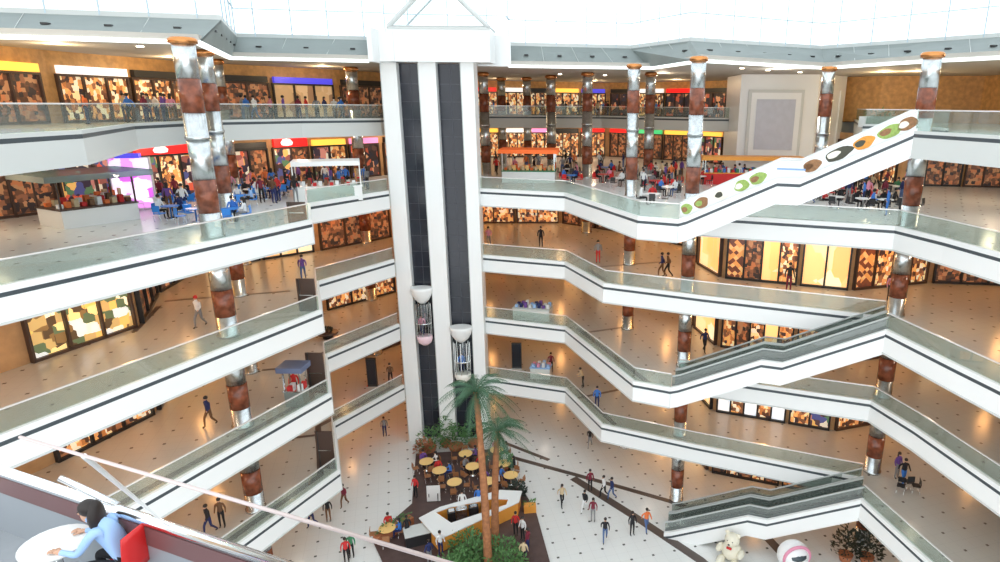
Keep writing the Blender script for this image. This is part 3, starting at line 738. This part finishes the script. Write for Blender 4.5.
# ground café (yellow tables on dark deck)
CAFE=[(427,470,'at left edge of the ground cafe'),(440,479,'of the ground cafe before the lifts'),(455,491,'just behind the white cafe bar'),(466,462,'farthest back at the ground cafe'),(473,475,'left of the rear palm trunk'),
      (504,472,'right of the rear palm trunk'),(511,484,'at right edge of the ground cafe'),(497,458,'at the back right of the cafe'),(488,490,'between the palm trunks and the bar'),(388,538,'left of bar tip by the planter')]
deck=at(416,455,0),at(499,450,0),at(536,513,0),at(560,600,0),at(400,600,0),at(372,540,0),at(412,505,0)
m=MB();m.prism(list(deck)[::-1],.0,.12,mat('dark_deck',(.10,.06,.055),.5,noise=.3,nscale=2));struct(m.build('floor'))
PK_=[('white','black'),('purple','black'),None,('blue','navy'),('red','black'),('grey','black'),('pink','navy'),('black','black')]
for i,(px,py,w) in enumerate(CAFE):
    x,y=at(px,py,.12)
    q=[PK_[(i*3+j)%8] for j in range(2)] if i not in(2,) else [None,None]
    place_table(x,y,.12,'yellow',w,'wood',4,q,r=.52,grp='yellow cafe tables')
# cafe bar: ring counter
def C(*p): return [at(x,y,1.05) for x,y in p]
outer=C((419,519),(440,508),(500,491),(522,492),(519,503),(438,541));
cc=(sum(p[0] for p in outer)/6,sum(p[1] for p in outer)/6)
bar=empty('cafe_bar',(cc[0],cc[1],.12),0,'white island bar with orange front in the ground cafe','bar counter')
lo=[(p[0]-cc[0],p[1]-cc[1]) for p in outer]
li=[(x*.72,y*.50) for x,y in lo]
def ringprism(o_,i_,z0,z1,mm):
    m=MB();n=len(o_);v=[(*p,z0) for p in o_]+[(*p,z0) for p in i_]+[(*p,z1) for p in o_]+[(*p,z1) for p in i_];f=[]
    for k in range(n):
        j=(k+1)%n;f+=[(2*n+k,2*n+j,3*n+j,3*n+k),(k,j,2*n+j,2*n+k),(n+j,n+k,3*n+k,3*n+j),(j,k,n+k,n+j)]
    return m.add(v,f,mm)
ringprism(lo,li,.95,1.02,W).build('worktop',bar)
ringprism([(x*.97,y*.95) for x,y in lo],[(x*.76,y*.56) for x,y in lo],0,.95,ORANGE).build('front_panel',bar)
for i,(px,py,s) in enumerate(((452,523,.5),(462,520,.7),(474,518,.6),(485,513,.5))):
    x,y=at(px,py,.12);o=MB();o.box((0,0,.45),(s,.45,.9),STEEL if i%2 else BLK,.3);o.box((0,0,.93),(s*.7,.35,.08),CHROME,.3)
    o=o.build('back_counter_unit',None,(x,y,.12));tag(o,['black drawer cabinet inside the bar, leftmost','steel sink cabinet inside the bar','black coffee cabinet inside the bar, right of the sink','steel cabinet inside the bar, rightmost'][i],'cabinet')
pp(463,513,.12,'standing','white','black','working inside the white bar, at left',180)
pp(479,509,.12,'standing','blue','black','working inside the white bar, at right',180)
# cafe signs & boxes
x,y=at(434,501,.12);m=MB();m.box((0,0,.6),(.9,.06,1.1),WHITEP,.1,-.15);m.box((-.3,.1,.3),(.05,.4,.6),BLK);m.box((.3,.1,.3),(.05,.4,.6),BLK);tag(m.build('menu_board',None,(x,y,.12)),'white menu board standing left of the cafe bar','sign board')
x,y=at(418,541,.12);m=MB();m.box((0,0,.38),(1.5,1.0,.76),BLK,.4);m.box((0,0,.79),(1.6,1.1,.06),WG,.4);tag(m.build('display_counter',None,(x,y,.12)),'grey glass-topped display counter at the bar tip','counter')
x,y=at(460,557,.0)
# planters edge
def planter(px0,py0,px1,py1,label,w=.5,h=.5,mm=None):
    a=at(px0,py0,0);b_=at(px1,py1,0);L=math.dist(a,b_);r=empty('planter_box',(*lerp(a,b_,.5),.0),math.atan2(b_[1]-a[1],b_[0]-a[0]),label,'planter')
    MB().box((0,0,h/2+.06),(L,w,h+.12),mm or BRICK).build('trough',r)
    bushmesh(L*.48,w*.5,.45,int(L*50),LEAF2,(0,0,h+.1)).build('foliage',r)
    return r
def bushmesh(rx,ry,rz_,n,mm,c,ls=.16,seed=1):
    R=random.Random(seed+int(rx*100)+n);m=MB();v=[];f=[]
    for i in range(n):
        a=R.uniform(0,2*PI);u=R.random()**.5;zt=R.random()
        p=Vector((c[0]+rx*u*math.cos(a),c[1]+ry*u*math.sin(a),c[2]+rz_*zt*(1.2-u*.6)))
        d=Vector((math.cos(a)+R.uniform(-.8,.8),math.sin(a)+R.uniform(-.8,.8),R.uniform(-.1,1.1))).normalized();s_=d.cross(Vector((0,0,1)))
        s_=s_.normalized() if s_.length>.01 else Vector((1,0,0));l=ls*R.uniform(.7,1.6);o=len(v)
        v+=[p,p+d*l*.5+s_*l*.22,p+d*l,p+d*l*.5-s_*l*.22+Vector((0,0,.02))];f.append((o,o+1,o+2,o+3))
    return m.add(v,f,mm)
planter(376,545,412,524,'terracotta planter along the left tip of the ground cafe')
planter(524,513,536,512,'short wooden planter at the right edge of the cafe',.5,.5,ORANGE)
def bush(px,py,z,rx,h,label,mm=LEAF2,n=260,pot=True,ls=.22):
    x,y=at(px,py,z);r=empty('potted_plant',(x,y,z),random.uniform(0,3),label,'plant')
    if pot: MB().lathe((0,0,0),[(rx*.4,0),(rx*.55,.45)],BRICK,12).build('pot',r)
    bushmesh(rx,rx,h,n,mm,(0,0,.4 if pot else 0),ls).build('foliage',r);return r
bush(430,452,0,1.0,1.6,'green bush at the foot of the left lift shaft')
bush(456,450,0,1.1,1.7,'green bush at the foot of the right lift shaft')
bush(474,446,0,1.0,1.9,'tall green bush right of the lift tower')
bush(446,446,0,.8,2.2,'leafy plant under the right lift shaft')
bush(505,470,0,.6,1.0,'small dark bush beside the right cafe tables')
bush(517,500,0,.6,1.0,'dark bush at the right cafe corner',LEAFD)
bush(424,455,.0,.7,.9,'reddish planter bush by the left cafe corner',BRICK)
for i,(px,py,w_) in enumerate(((460,566,'left'),(475,556,'centre left'),(500,552,'right of the front trunk'),(508,566,'lower right'),(468,545,'upper left'),(448,575,'bottom left'))):
    bush(px,py+8,0,1.1,1.4,'lush green shrub in front of the cafe bar, %s'%w_,n=420,pot=False)
bush(845,560,0,.8,1.8,'dark potted plant under the right gallery, left',LEAFD,320)
bush(866,562,0,.8,1.9,'dark potted plant under the right gallery, right',LEAFD,320)
# seated visitors at right side of the cafe
for i,(px,py,tp,bt,w_) in enumerate(((516,531,'red','black','first down the right cafe edge'),(523,536,'white','black','second down the right cafe edge'),(528,548,'maroon','navy','third down the right cafe edge'),(524,560,'beige','black','lowest down the right cafe edge'),(416,493,'red','black','by the left cafe edge'),(430,560,'navy','grey','left below the bar'),(441,551,'white','navy','just below the bar tip'),(408,535,'black','black','by the left planter'),(347,558,'red','black','below the thin foreground rail'),(352,553,'green','black','behind the thin foreground rail'))):
    pp(px,py+4,.0 if px<350 or (px in(352,)) else .12,'standing',tp,bt,'ground floor '+w_,sc=.98)
# palms
def palm(x,y,h,lean,label,cr=2.3,nf=26,seed=3):
    R=random.Random(seed);r=empty('palm_tree',(x,y,0),0,label,'palm tree','palms of the ground cafe')
    path=[(lean[0]*t*t,lean[1]*t*t,h*t) for t in [i/14 for i in range(15)]]
    MB().tube(path,[.25-.10*i/14+(.02 if i%2 else 0) for i in range(15)],TRUNK,10).build('trunk',r)
    top=Vector(path[-1]);fm=MB()
    for i in range(nf):
        a=2*PI*i/nf*2.4+R.uniform(-.2,.2);el=R.uniform(-.35,1.2);L=cr*R.uniform(.8,1.15);pts=[]
        d=Vector((math.cos(a),math.sin(a),0))
        for k in range(8):
            t=k/7;pts.append(top+d*L*t*math.cos(el*.6)+Vector((0,0,L*(math.sin(el)*t*1.0-.82*t*t))))
        fm.tube(pts,[.03*(1-.8*k/7) for k in range(8)],LEAF,4)
        v=[];f=[]
        for k in range(1,8):
            for sub in (0,.33,.66):
                if k==7 and sub:continue
                p=pts[k-1].lerp(pts[k],sub) if k<8 else pts[k]
                tg=(pts[k]-pts[k-1]).normalized();sd=tg.cross(Vector((0,0,1)))
                sd=sd.normalized() if sd.length>.02 else Vector((1,0,0))
                ln=.5*math.sin(PI*min(1,(k-1+sub)/7*.9+.12))
                for s_ in(-1,1):
                    o=len(v);e=p+sd*s_*ln*.7+tg*ln*.9-Vector((0,0,ln*.4))
                    v+=[p,p+tg*.07,e];f.append((o,o+1,o+2))
        fm.add(v,f,LEAF)
    fm.build('fronds',r);return r
palm(-5.9,31.4,11.25,(-.30,.2),'tallest palm, its crown in front of the lift tower foot',2.35,36,3)
palm(-5.75,33.3,7.9,(.35,.1),'shorter palm just right of the tall one',2.1,28,5)
# food court tables
FC_L=[(172,219,'blue','at left before the thick column',('navy','black'),('white','black')),(197,222,'blue','just left of the thick column foot',('white','navy'),None),(200,206,'blue','behind the thick column',('white','black'),('red','black')),(232,222,'blue','nearest the left balustrade',('white','grey'),('blue','black')),(240,207,'blue','beside the second left column',('lightblue','black'),('white','black')),
  (252,200,'white','behind the blue ones at left',('white','black'),('black','black')),(266,199,'blue','farther back at left',('black','navy'),('white','black')),(246,198,'blue','under the short red sign',('maroon','black'),None),(280,196,'blue','beside the white stall',('blue','black'),('black','black')),(179,207,'blue','before the long red sign',('navy','black'),('brown','black')),(156,209,'white','before the purple stall',('black','black'),('grey','black'))]
for px,py,tn,w,*pl_ in FC_L:
    x,y=at(px,py,20);place_table(x,y,20,tn,w,'blue' if tn=='blue' else 'white',4,pl_,grp='food court tables at left')
FC_R=[(652,205,'white','nearest the food court centre balustrade',('red','black'),('white','black')),(668,197,'white','at centre right, beside the thick column',('white','denim'),('blue','black')),(647,184,'white','left of the centre-right crowd',('maroon','black'),('white','navy')),(655,190,'red','in the middle of the centre-right crowd',('red','black'),('grey','black')),(677,189,'red','behind the thick centre-right column',('red','navy'),('black','black')),(618,187,'white','left of the second column at right',('white','black'),None),(603,183,'red','beyond the balustrade at centre',('pink','black'),('black','black')),(571,184,'blue','at the centre of the food court',('navy','black'),('blue','black')),(606,175,'blue','in far centre of the food court',('blue','black'),('navy','black')),(569,177,'white','right of the red awning kiosk',('pink','navy'),('black','black')),(627,176,'white','far back behind the centre crowd',('black','black'),('brown','black')),(660,178,'white','far back near the green sign',('grey','black'),('white','black')),
  (700,185,'white','right of the thick column, far side',('red','black'),('blue','black')),(722,178,'red','under the orange canopy stall',('blue','black'),('white','black')),(742,180,'red','behind the orange canopy stall end',('navy','black'),('red','black')),
  (790,206,'white','under the escalator landing',('purple','black'),None),(835,208,'white','below the middle of the top escalator',('black','black'),('red','black')),(862,210,'white','below the upper top escalator',('white','black'),('black','black')),(884,211,'white','left of the right corner column',('black','black'),('blue','black')),(905,210,'white','at far right of the food court',('blue','navy'),('black','black')),(870,200,'red','behind the white ones at right',('orange','black'),('black','black')),(838,198,'red','farther back below the top escalator',('red','black'),('orange','black')),(812,200,'white','left below the top escalator',('maroon','black'),('grey','black')),(893,196,'white','far back beside the right column',('green','black'),('black','navy'))]
for px,py,tn,w,*pl_ in FC_R:
    x,y=at(px,py,20);place_table(x,y,20,tn,w,'black' if tn=='white' else 'red',4,pl_,r=.5,grp='food court tables at right')
# standing people in the food court
SP=[(152,204,'black','black','before the purple stall'),(146,207,'white','navy','before the purple stall'),(185,213,'white','navy','beside the thick column'),(287,193,'black','black','behind the white stall'),(293,191,'brown','black','left of the white stall'),(310,188,'maroon','black','behind the white stall'),(233,197,'pink','black','between the left columns'),(300,187,'purple','black','far back left of the lifts'),(343,185,'white','grey','behind the white stall'),(368,190,'grey','black','left of the lift tower'),
    (570,172,'navy','black','right of the awning kiosk'),(628,172,'black','black','in the far centre'),(690,178,'green','black','beside the thick right column'),(600,166,'red','black','at the counters far back'),(690,200,'white','denim','right of the centre crowd'),(886,216,'blue','blue','by the right corner column'),(845,200,'black','black','below the top escalator'),(857,190,'white','black','below the top escalator'),(875,190,'brown','black','right below the top escalator'),(800,196,'maroon','purple','under the escalator landing'),(566,168,'black','grey','far back at centre'),(550,166,'beige','black','behind the awning kiosk'),(497,176,'red','black','right of the lift tower'),(850,190,'green','black','far back at right'),(818,192,'lightblue','black','below the escalator landing')]
for i,(px,py,tp,bt,w) in enumerate(SP): pp(px,py,20,'standing' if i%2 else 'walking',tp,bt,'in the food court '+w,long=i%3==0)
CRT=['black','white','red','navy','grey','brown','maroon','blue','pink','beige','orange','purple'];CRB=['black','denim','grey','navy','brown']
rr=random.Random(11);usedp=set()
def crowd(n,x0,x1,y0,y1,place_):
    for i in range(n):
        for _ in range(50):
            tp,bt=rr.choice(CRT),rr.choice(CRB);po=('standing','walking')[rr.random()<.4];px,py=rr.uniform(x0,x1),rr.uniform(y0,y1)
            if (tp,bt,po,place_) in usedp: continue
            x,y=at(px,py,20)
            if any(math.dist((x,y),q)<.95 for q in spots): continue
            break
        else: continue
        usedp.add((tp,bt,po,place_));spots.append((x,y));person(x,y,20,rr.uniform(0,6.28),po,tp,bt,place_,long=rr.random()<.4)
spots=[tuple(o.location[:2]) for o in col.objects if o.parent is None and abs(o.location.z-20)<.1 and o.type in('MESH','EMPTY')]
spots+=[(-18.11,29.87),(-21.28,36.78),(-25,44.5),(6.04,38.4),(2.79,45.47),(17.17,34.12),(-18.9,52.3)]
crowd(10,152,182,203,214,'before the long red sign in the food court')
crowd(16,236,300,190,204,'food court stalls left of the white stall')
crowd(9,305,375,182,193,'behind the white stall left of the lifts')
crowd(9,560,640,168,182,'far back at the centre of the food court')
crowd(13,640,690,176,198,'among tables by the thick centre-right column')
crowd(8,700,745,172,186,'at the orange canopy stall')
crowd(16,800,910,190,208,'seen under the top escalator in the food court')
crowd(8,485,560,170,177,'far back behind the awning kiosk')
def crowd_top(n,quad,place_):
    for i in range(n):
        for _ in range(40):
            tp,bt=rr.choice(CRT),rr.choice(CRB);po='standing' if rr.random()<.6 else 'walking'
            if (tp,bt,po,place_) not in usedp: break
        u,v=rr.random(),rr.random();a=lerp(quad[0],quad[1],u);b=lerp(quad[3],quad[2],u);x,y=lerp(a,b,v)
        if any(math.dist((x,y),q)<.8 for q in spots25): continue
        usedp.add((tp,bt,po,place_));spots25.append((x,y));person(x,y,25,rr.uniform(0,6.28),po,tp,bt,place_,long=rr.random()<.4)
spots25=[(-18.9,52.3),(-25,44.5),(-21.28,36.78)]
crowd_top(12,[(-24.8,36),(-29.5,36),(-28.5,46),(-24.6,41)],'left part of the top gallery')
crowd_top(14,[(-24,43.5),(-27.5,47.5),(-21,55),(-17.5,48.5)],'top gallery between columns and lifts')
crowd_top(16,[(-12,68.5),(-12,77),(2,80),(2,71.5)],'top gallery far behind the right columns')
crowd_top(8,[(3,70.5),(3,79),(10,74),(9.5,65)],'top gallery left of the white block')
# ------------------------------------------------------------------ stalls and kiosks
def stall(px,py,z,w,d,label,body,top,canopy=None,ch=2.5,rz=0,goods=(),posts=CHROME,cat='kiosk',oh=.25):
    x,y=at(px,py,z);r=empty('kiosk',(x,y,z),rz,label,cat)
    MB().box((0,0,.45),(w,d,.9),body).build('counter',r)
    MB().box((0,0,.94),(w+.1,d+.1,.07),top).build('countertop',r)
    if goods:
        gm=MB();n=int(w/.35)
        for i in range(n):
            for j in range(2): gm.box((-w/2+.25+i*(w-.4)/max(1,n-1),(j-.5)*d*.5,1.08+.05*(i%3)),(.22,.25,.2+.1*(i%3)),goods[(i+j)%len(goods)])
        gm.build('goods',r)['kind']='stuff'
    if canopy:
        for sx_ in(-1,1):
            for sy_ in(-1,1): MB().box((sx_*(w/2-.05),sy_*(d/2-.05),ch/2),(.07,.07,ch),posts).build('post',r)
        m=MB();m.prism([(-w/2-oh,-d/2-oh),(w/2+oh,-d/2-oh),(w/2+oh,d/2+oh),(-w/2-oh,d/2+oh)],ch,ch+.3,canopy)
        m.build('canopy',r)
    return r
CG=[CL['white'],CL['orange'],CL['beige'],CL['red'],CL['brown']]
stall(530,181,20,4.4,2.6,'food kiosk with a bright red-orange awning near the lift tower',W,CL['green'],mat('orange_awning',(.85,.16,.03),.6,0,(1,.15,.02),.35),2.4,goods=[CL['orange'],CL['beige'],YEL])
stall(330,199,20,4.2,2.2,'white framed glass stall left of the lift tower in the food court',WHITEP,W,W,2.3,posts=WHITEP,goods=[CL['red'],CL['white'],CL['brown']],oh=.0,rz=.35)
stall(750,184,20,8.0,1.3,'long orange canopy food stall below the white screen block',REDP,ORANGE,ORANGE,2.0,goods=[CL['blue'],CL['white'],CL['red'],CL['green']])
stall(92,222,20,3.6,2.4,'display stall under a green glass canopy at the far left',WHITEP,BRN,GLG,2.4,rz=1.1,goods=CG,posts=BRN,oh=.7)
stall(122,210,20,2.4,1.6,'wooden display stall right of the green glass canopy',WOOD,W,None,rz=1.1,goods=CG)
stall(533,318,10,2.9,1.3,'white counter stall with trinkets on the second gallery right of the lifts',WHITEP,WG,None,goods=[CL['lightblue'],CL['navy'],CL['purple'],CL['white']],rz=-.15)
stall(298,404,10,1.0,.8,'small stall with a blue-grey roof at the second gallery left corner',GREY,CHROME,mat('slate_blue',(.12,.15,.25),.5),2.1,goods=[CL['red'],CL['white']],oh=.2)
stall(541,377,5,1.6,.9,'blue-draped stall on the first gallery right of the lifts',WHITEP,CL['lightblue'],None,goods=[CL['lightblue'],CL['pink'],CL['white']],rz=-.1)
# dark boards, bins
def board(px,py,z,w,h,label,mm=BLK,rz=0):
    x,y=at(px,py,z);r=empty('display_board',(x,y,z),rz,label,'display board')
    MB().box((0,0,.03),(w*1.15,.5,.06),CHROME).build('base',r);MB().box((0,0,h/2+.05),(w,.16,h),mm).build('panel',r)
    MB().box((0,-.09,h/2+.05),(w*.86,.02,h*.9),DARKG if mm is BLK else mm).build('poster',r)
board(373,386,5,.75,2.3,'black upright poster board on the first gallery left of the lifts')
board(517,368,5,.8,2.2,'black upright poster board on the first gallery right of the lifts')
x,y=at(328,338,10);r=empty('round_bench',(x,y,10),0,'round dark bench on the second gallery left of the lifts','bench')
MB().cyl((0,0,.36),.75,.1,BRN,20).build('seat',r);MB().cyl((0,0,0),.35,.36,BLK,14).build('base',r);bushmesh(.3,.3,.4,120,LEAFD,(0,0,.45)).build('foliage',r)
# dark brown side screens at the left corner of each gallery
for z,h_,nm in((20,1.15,'food court level'),(15,1.9,'third gallery'),(10,2.5,'second gallery'),(5,2.5,'first gallery')):
    r=empty('side_screen',(-15.85,33.9,z),0,'dark brown side screen at the left corner of the '+nm,'screen','dark corner screens')
    MB().box((0,0,h_/2),(1.0,.08,h_),BRN).build('panel',r);MB().box((0,-.05,h_*.5),(.75,.03,.05),CHROME).build('bar',r)
    MB().box((-.36,0,h_/2),(.06,.12,h_),DKS).build('post',r)
# white planter block at far left of food court balustrade
# ------------------------------------------------------------------ bear figure and white pod
x,y=at(731,559,0);r=empty('teddy_bear',(x,y,0),-.6,'large cream plush bear sitting on the ground floor by the escalator','plush bear')
b_=MB();b_.ell((0,0,.62),(.62,.55,.62),FLESHL,16,10);b_.ell((0,-.05,1.42),(.46,.42,.40),FLESHL,16,10)
for s_ in(-1,1):
    b_.ell((s_*.34,0,1.76),(.15,.08,.15),FLESHL);b_.ell((s_*.66,-.25,.75),(.2,.42,.2),FLESHL);b_.ell((s_*.42,-.62,.22),(.24,.45,.22),FLESHL)
b_.ell((0,-.42,1.33),(.2,.16,.15),FLESHL);b_.build('body',r)
f=MB();f.ell((0,-.58,1.37),(.07,.04,.05),BLK,8,6)
for s_ in(-1,1): f.ell((s_*.16,-.42,1.5),(.04,.03,.04),BLK,8,6)
f.build('face',r);MB().box((0,-.5,1.08),(.3,.08,.12),CL['red']).build('bow',r)
x,y=at(791,574,0);r=empty('round_pod',(x,y,0),.2,'round white and pink pod with a dark visor, right of the plush bear','ride pod')
MB().lathe((0,0,0),[(.55,0),(.6,.1),(.5,.5),(.45,.7)],CL['lightblue'],18).build('base',r)
PW2=mat('pod_white',(.85,.85,.85),.3)
m=MB();m.ell((0,0,1.35),(.95,.8,.85),PW2,20,12);m.build('shell',r)
ring=MB();ring.tube([(.8*math.cos(t),-.42,1.45+.7*math.sin(t)) for t in [2*PI*k/24 for k in range(25)]],.09,CL['pink'],8);ring.build('ring',r)
m=MB();m.ell((0,-.30,1.55),(.66,.52,.34),mat('pod_visor',(.05,.07,.08),.15),18,8);m.build('visor',r)
x,y=at(683,533,0);m=MB();m.box((0,0,.3),(.5,.9,.6),CHROME,.4);m.tube([(-.2,0,.6),(-.2,0,1.0),(.3,.6,1.0),(.3,.6,.6)],.03,CHROME);tag(m.build('barrier',None,(x,y,0)),'low chrome barrier at the foot of the lowest escalator','barrier')
# dark chairs on the first gallery right
for i,(px,py,w_) in enumerate(((908,488,'front'),(915,492,'right'),(900,492,'left'))):
    x,y=at(px,py,5);dup(proto[('c','black')],(x,y,5),i*1.3,'black chair on the first gallery right of the two visitors, %s one'%w_,'black chairs on the first gallery')
# top-gallery planter near the escalator head
x,y=19.2,44.2;r=empty('planter_box',(x,y,25),.3,'grey planter box on the top gallery above the planted escalator head','planter')
MB().box((0,0,.35),(2.6,.6,.7),WG).build('trough',r);bushmesh(1.2,.3,.5,160,LEAF2,(0,0,.65)).build('foliage',r)
# ------------------------------------------------------------------ downlights, unseen lamps and added fill lights
def unseen_light(x,y,z,power,color=(1,.66,.36),r=.25,mesh=True,label=None):
    d=bpy.data.lights.new('unseen_light','POINT');d.energy=power;d.color=color;d.shadow_soft_size=r
    o=bpy.data.objects.new('unseen_light',d);o.location=(x,y,z-.35);col.objects.link(o)
def dl(x,y,z,label,grp):
    m=MB();m.lathe((0,0,-.05),[(.17,0),(.17,.05)],LAMP,14);m2=m.build('downlight',None,(x,y,z));tag(m2,label,'ceiling light',grp);return m2
WARMC=(1,.66,.38)
LW=[(-24,21),(-22.6,29),(-24.6,36.5),(-25,43),(-20.3,48),(-16,53.5),(-10,60),(-3,60.3),(3,55.5),(6.5,51),(6.9,44.5),(12,39.4),(19,38.4),(26,38)]
LI=[(-20.5,26),(-19.5,36),(-4,51),(4.5,42.5),(12,37),(19.5,33),(21,24)]
for z in (0,5,10,15):
    for x,y in LW: unseen_light(x,y,z+4.0,125 if z else 80,(1,.47,.15))
    for x,y in LI: unseen_light(x,y,z+4.0,62 if z else 30,(1,.80,.62))
for x,y in [(-29,30),(-26,41),(-22,49),(-16.5,58),(-8,76),(0,77),(8,70),(16,64),(22,50),(28,44),(24,36)]: unseen_light(x,y,24.0,230,(1,.76,.52))
for i,(x,y) in enumerate([(-26,24),(-27,34),(-27,43),(-21,52),(-10,73),(0,77),(9,72),(17,60),(25,52),(27,40)]):
    unseen_light(x,y,28.9,230,(1,.72,.42))
unseen_light(14,50,28.8,260,(1,.95,.88));unseen_light(23,53,28.8,320,(1,.72,.4));unseen_light(6,58,28.8,200,(1,.8,.6))  # unseen fill lights added to brighten the white block and wood wall
# visible downlights in the top soffit
k=0
for px,py in((78,72),(96,66),(104,67),(131,72),(140,46),(163,72),(230,72),(262,73),(300,74),(330,73),(560,74),(605,75),(655,74),(742,68),(768,70),(800,72),(860,83),(882,83)):
    w=_F+_R*((px-CX)/FPX)-_U*((py-CY)/FPX)
    t=(29.0-EYE)/w.z;x,y=w.x*t,w.y*t
    if y<90 and 24<y: dl(x,y,29.0,'small round downlight glowing in the top gallery soffit','soffit downlights');k+=1
# ------------------------------------------------------------------ foreground terrace
FZ=20.4
ra=Vector((*at(40,484,21.4),21.4));rb=Vector((*at(330,582,21.4),21.4))
rd=(rb-ra).normalized();ra2=ra-rd*2.5;rb2=rb+rd*1.5
nrm=Vector((rd.y,-rd.x,0)) # towards the camera side
if nrm.dot(Vector((0,-1,0)))<0: nrm=-nrm
tr=MB();q=[ra2,rb2,rb2+nrm*6,ra2+nrm*6];tr.prism([(p.x,p.y) for p in q],FZ-.3,FZ,mat('grey_terrace_tile',(.36,.38,.40),.4,noise=.15,nscale=3));struct(tr.build('floor'))
pr=empty('parapet_rail',(ra2.x,ra2.y,FZ),0,'thick chrome capped parapet crossing the lower left foreground','railing')
L0=lambda p:(p.x-ra2.x,p.y-ra2.y)
MB().tube([(0,0,1.0),(*L0(rb2),1.0)],.07,CHROME,16).build('cap_tube',pr)
MB().ribbon([L0(ra2),L0(rb2)],-.05,.05,.68,.94,mat('parapet_dark_band',(.17,.08,.08),.3)).build('dark_band',pr)
MB().ribbon([L0(ra2),L0(rb2)],-.04,.04,0,.68,mat('parapet_grey',(.34,.37,.40),.4,.2)).build('panel',pr)
def rod(a,b,za,zb,r,mm,label,name='rail_rod'):
    A=Vector((*at(*a,za),za));B=Vector((*at(*b,zb),zb));m=MB();m.tube([(0,0,0),tuple(B-A)],r,mm,10)
    return tag(m.build(name,None,tuple(A)),label,'rail')
A_=at(40,443,24.6);B_=at(470,568,24.6)
rod((20,437),(480,572),24.6,24.6,.0085,mat('rail_pinkish',(.62,.52,.50),.3,.5),'thin pale handrail crossing the lower left foreground above the parapet','handrail')
rod((84,456),(160,519),24.2,21.5,.016,W,'slim white rod slanting down to the chrome parapet','stay_rod')
rod((60,478),(118,505),21.8,21.45,.04,CHROME,'short steel tube joining the chrome parapet at far left','brace_tube')
# woman seated on the red chair
POSES['sitting_forward']=pose((0,0,.52),(0,.16,.90),(0,.34,1.15),(-.25,.36,.74),(-.20,.62,.76),(.25,.36,.74),(.18,.62,.76),(-.12,.42,.50),(-.12,.40,.07),(.12,.42,.50),(.12,.40,.07))
BASE['sitting_forward']=make_base('sitting_forward',2);HEADS['sitting_forward']=Vector(POSES['sitting_forward'][5][0])
wx,wy=at(127,558,20.9)
rzw=math.radians(92)
me=BASE['sitting_forward'];me.materials[0]=CL['lightblue'];me.materials[1]=CL['black'];me.materials[2]=SKIN;me.materials[3]=SHOE
wo=bpy.data.objects.new('person',me);col.objects.link(wo);wo.location=(wx,wy,FZ);wo.rotation_euler.z=rzw
tag(wo,'person with long dark hair in a light blue shirt leaning forward on a red chair','person')
hm=hair_mesh('sitting_forward',HAIRD,True);h=HEADS['sitting_forward'];hm.ell((h.x,h.y-.10,h.z-.12),(.12,.07,.22),HAIRD,12,8);hm.build('hair',wo)
face_mesh('sitting_forward').build('face',wo)
# hands with fingers
for s_ in(-1,1):
    hb=MB();hx=-.20 if s_<0 else .18
    hb.ell((hx,.62,.76),(.04,.05,.018),SKIN,10,6)
    for k in range(4):
        fx=hx-.03+.02*k;ln=(.065,.078,.082,.06)[k];hb.tube([(fx,.65,.765),(fx,.65+ln*.6,.77),(fx,.65+ln,.752)],[.0095,.009,.007],SKIN,6)
    hb.tube([(hx-s_*.035,.61,.76),(hx-s_*.06,.64,.76),(hx-s_*.062,.67,.752)],[.011,.01,.008],SKIN,6)
    hb.build('hand',wo)
rc=empty('red_chair',(wx,wy,FZ),rzw-.15,'red plastic chair holding the light blue shirted person in the foreground','chair')
MB().box((0,.02,.44),(.46,.44,.035),REDP).build('seat',rc)
bk=MB()
v=[];f=[];nx,nz=9,7
for j in range(nz):
    for i in range(nx):
        u=-1+2*i/(nx-1);w_=j/(nz-1);wd=.23*(1-.12*w_*w_)
        v.append((u*wd*1.08,-.23-.04*w_+.07*u*u-.0,.46+.54*w_-.06*u*u*w_))
n0=len(v);v+=[(x_,y_-.02,z_) for x_,y_,z_ in v]
for j in range(nz-1):
    for i in range(nx-1):
        a=j*nx+i;f+=[(a,a+1,a+nx+1,a+nx),(n0+a,n0+a+nx,n0+a+nx+1,n0+a+1)]
for i in range(nx-1):
    a=(nz-1)*nx+i;f+=[(a,a+1,n0+a+1,n0+a),(i+1,i,n0+i,n0+i+1)]
for j in range(nz-1):
    a=j*nx;f+=[(a,a+nx,n0+a+nx,n0+a),(a+nx-1+nx,a+nx-1,n0+a+nx-1,n0+a+nx-1+nx)]
bk.add(v,f,REDP,True);bk.build('backrest',rc)
for sx_,sy_ in((-1,-1),(1,-1),(-1,1),(1,1)): MB().tube([(sx_*.18,sy_*.18,.43),(sx_*.22,sy_*.22,0)],.014,CHROME,8).build('leg',rc)
fw=Vector((-math.sin(rzw),math.cos(rzw),0))
tb=empty('cafe_table',(wx+fw.x*.80,wy+fw.y*.80,FZ),rzw,'white cafe table in front of the light blue shirted person','table')
MB().cyl((0,0,.70),.36,.035,WHITEP,24).build('tabletop',tb);MB().lathe((0,0,0),[(.25,0),(.25,.02),(.04,.05),(.035,.7)],CHROME,12).build('pedestal',tb)
# ------------------------------------------------------------------ world: bright overcast daylight
w=bpy.data.worlds.new('sky');scn.world=w;w.use_nodes=True
bgn=w.node_tree.nodes['Background'];bgn.inputs[0].default_value=(.93,.97,1,1);bgn.inputs[1].default_value=2.1
scn.cycles.max_bounces=6;scn.cycles.transparent_max_bounces=16;scn.cycles.use_denoising=True
scn.cycles.sample_clamp_indirect=4
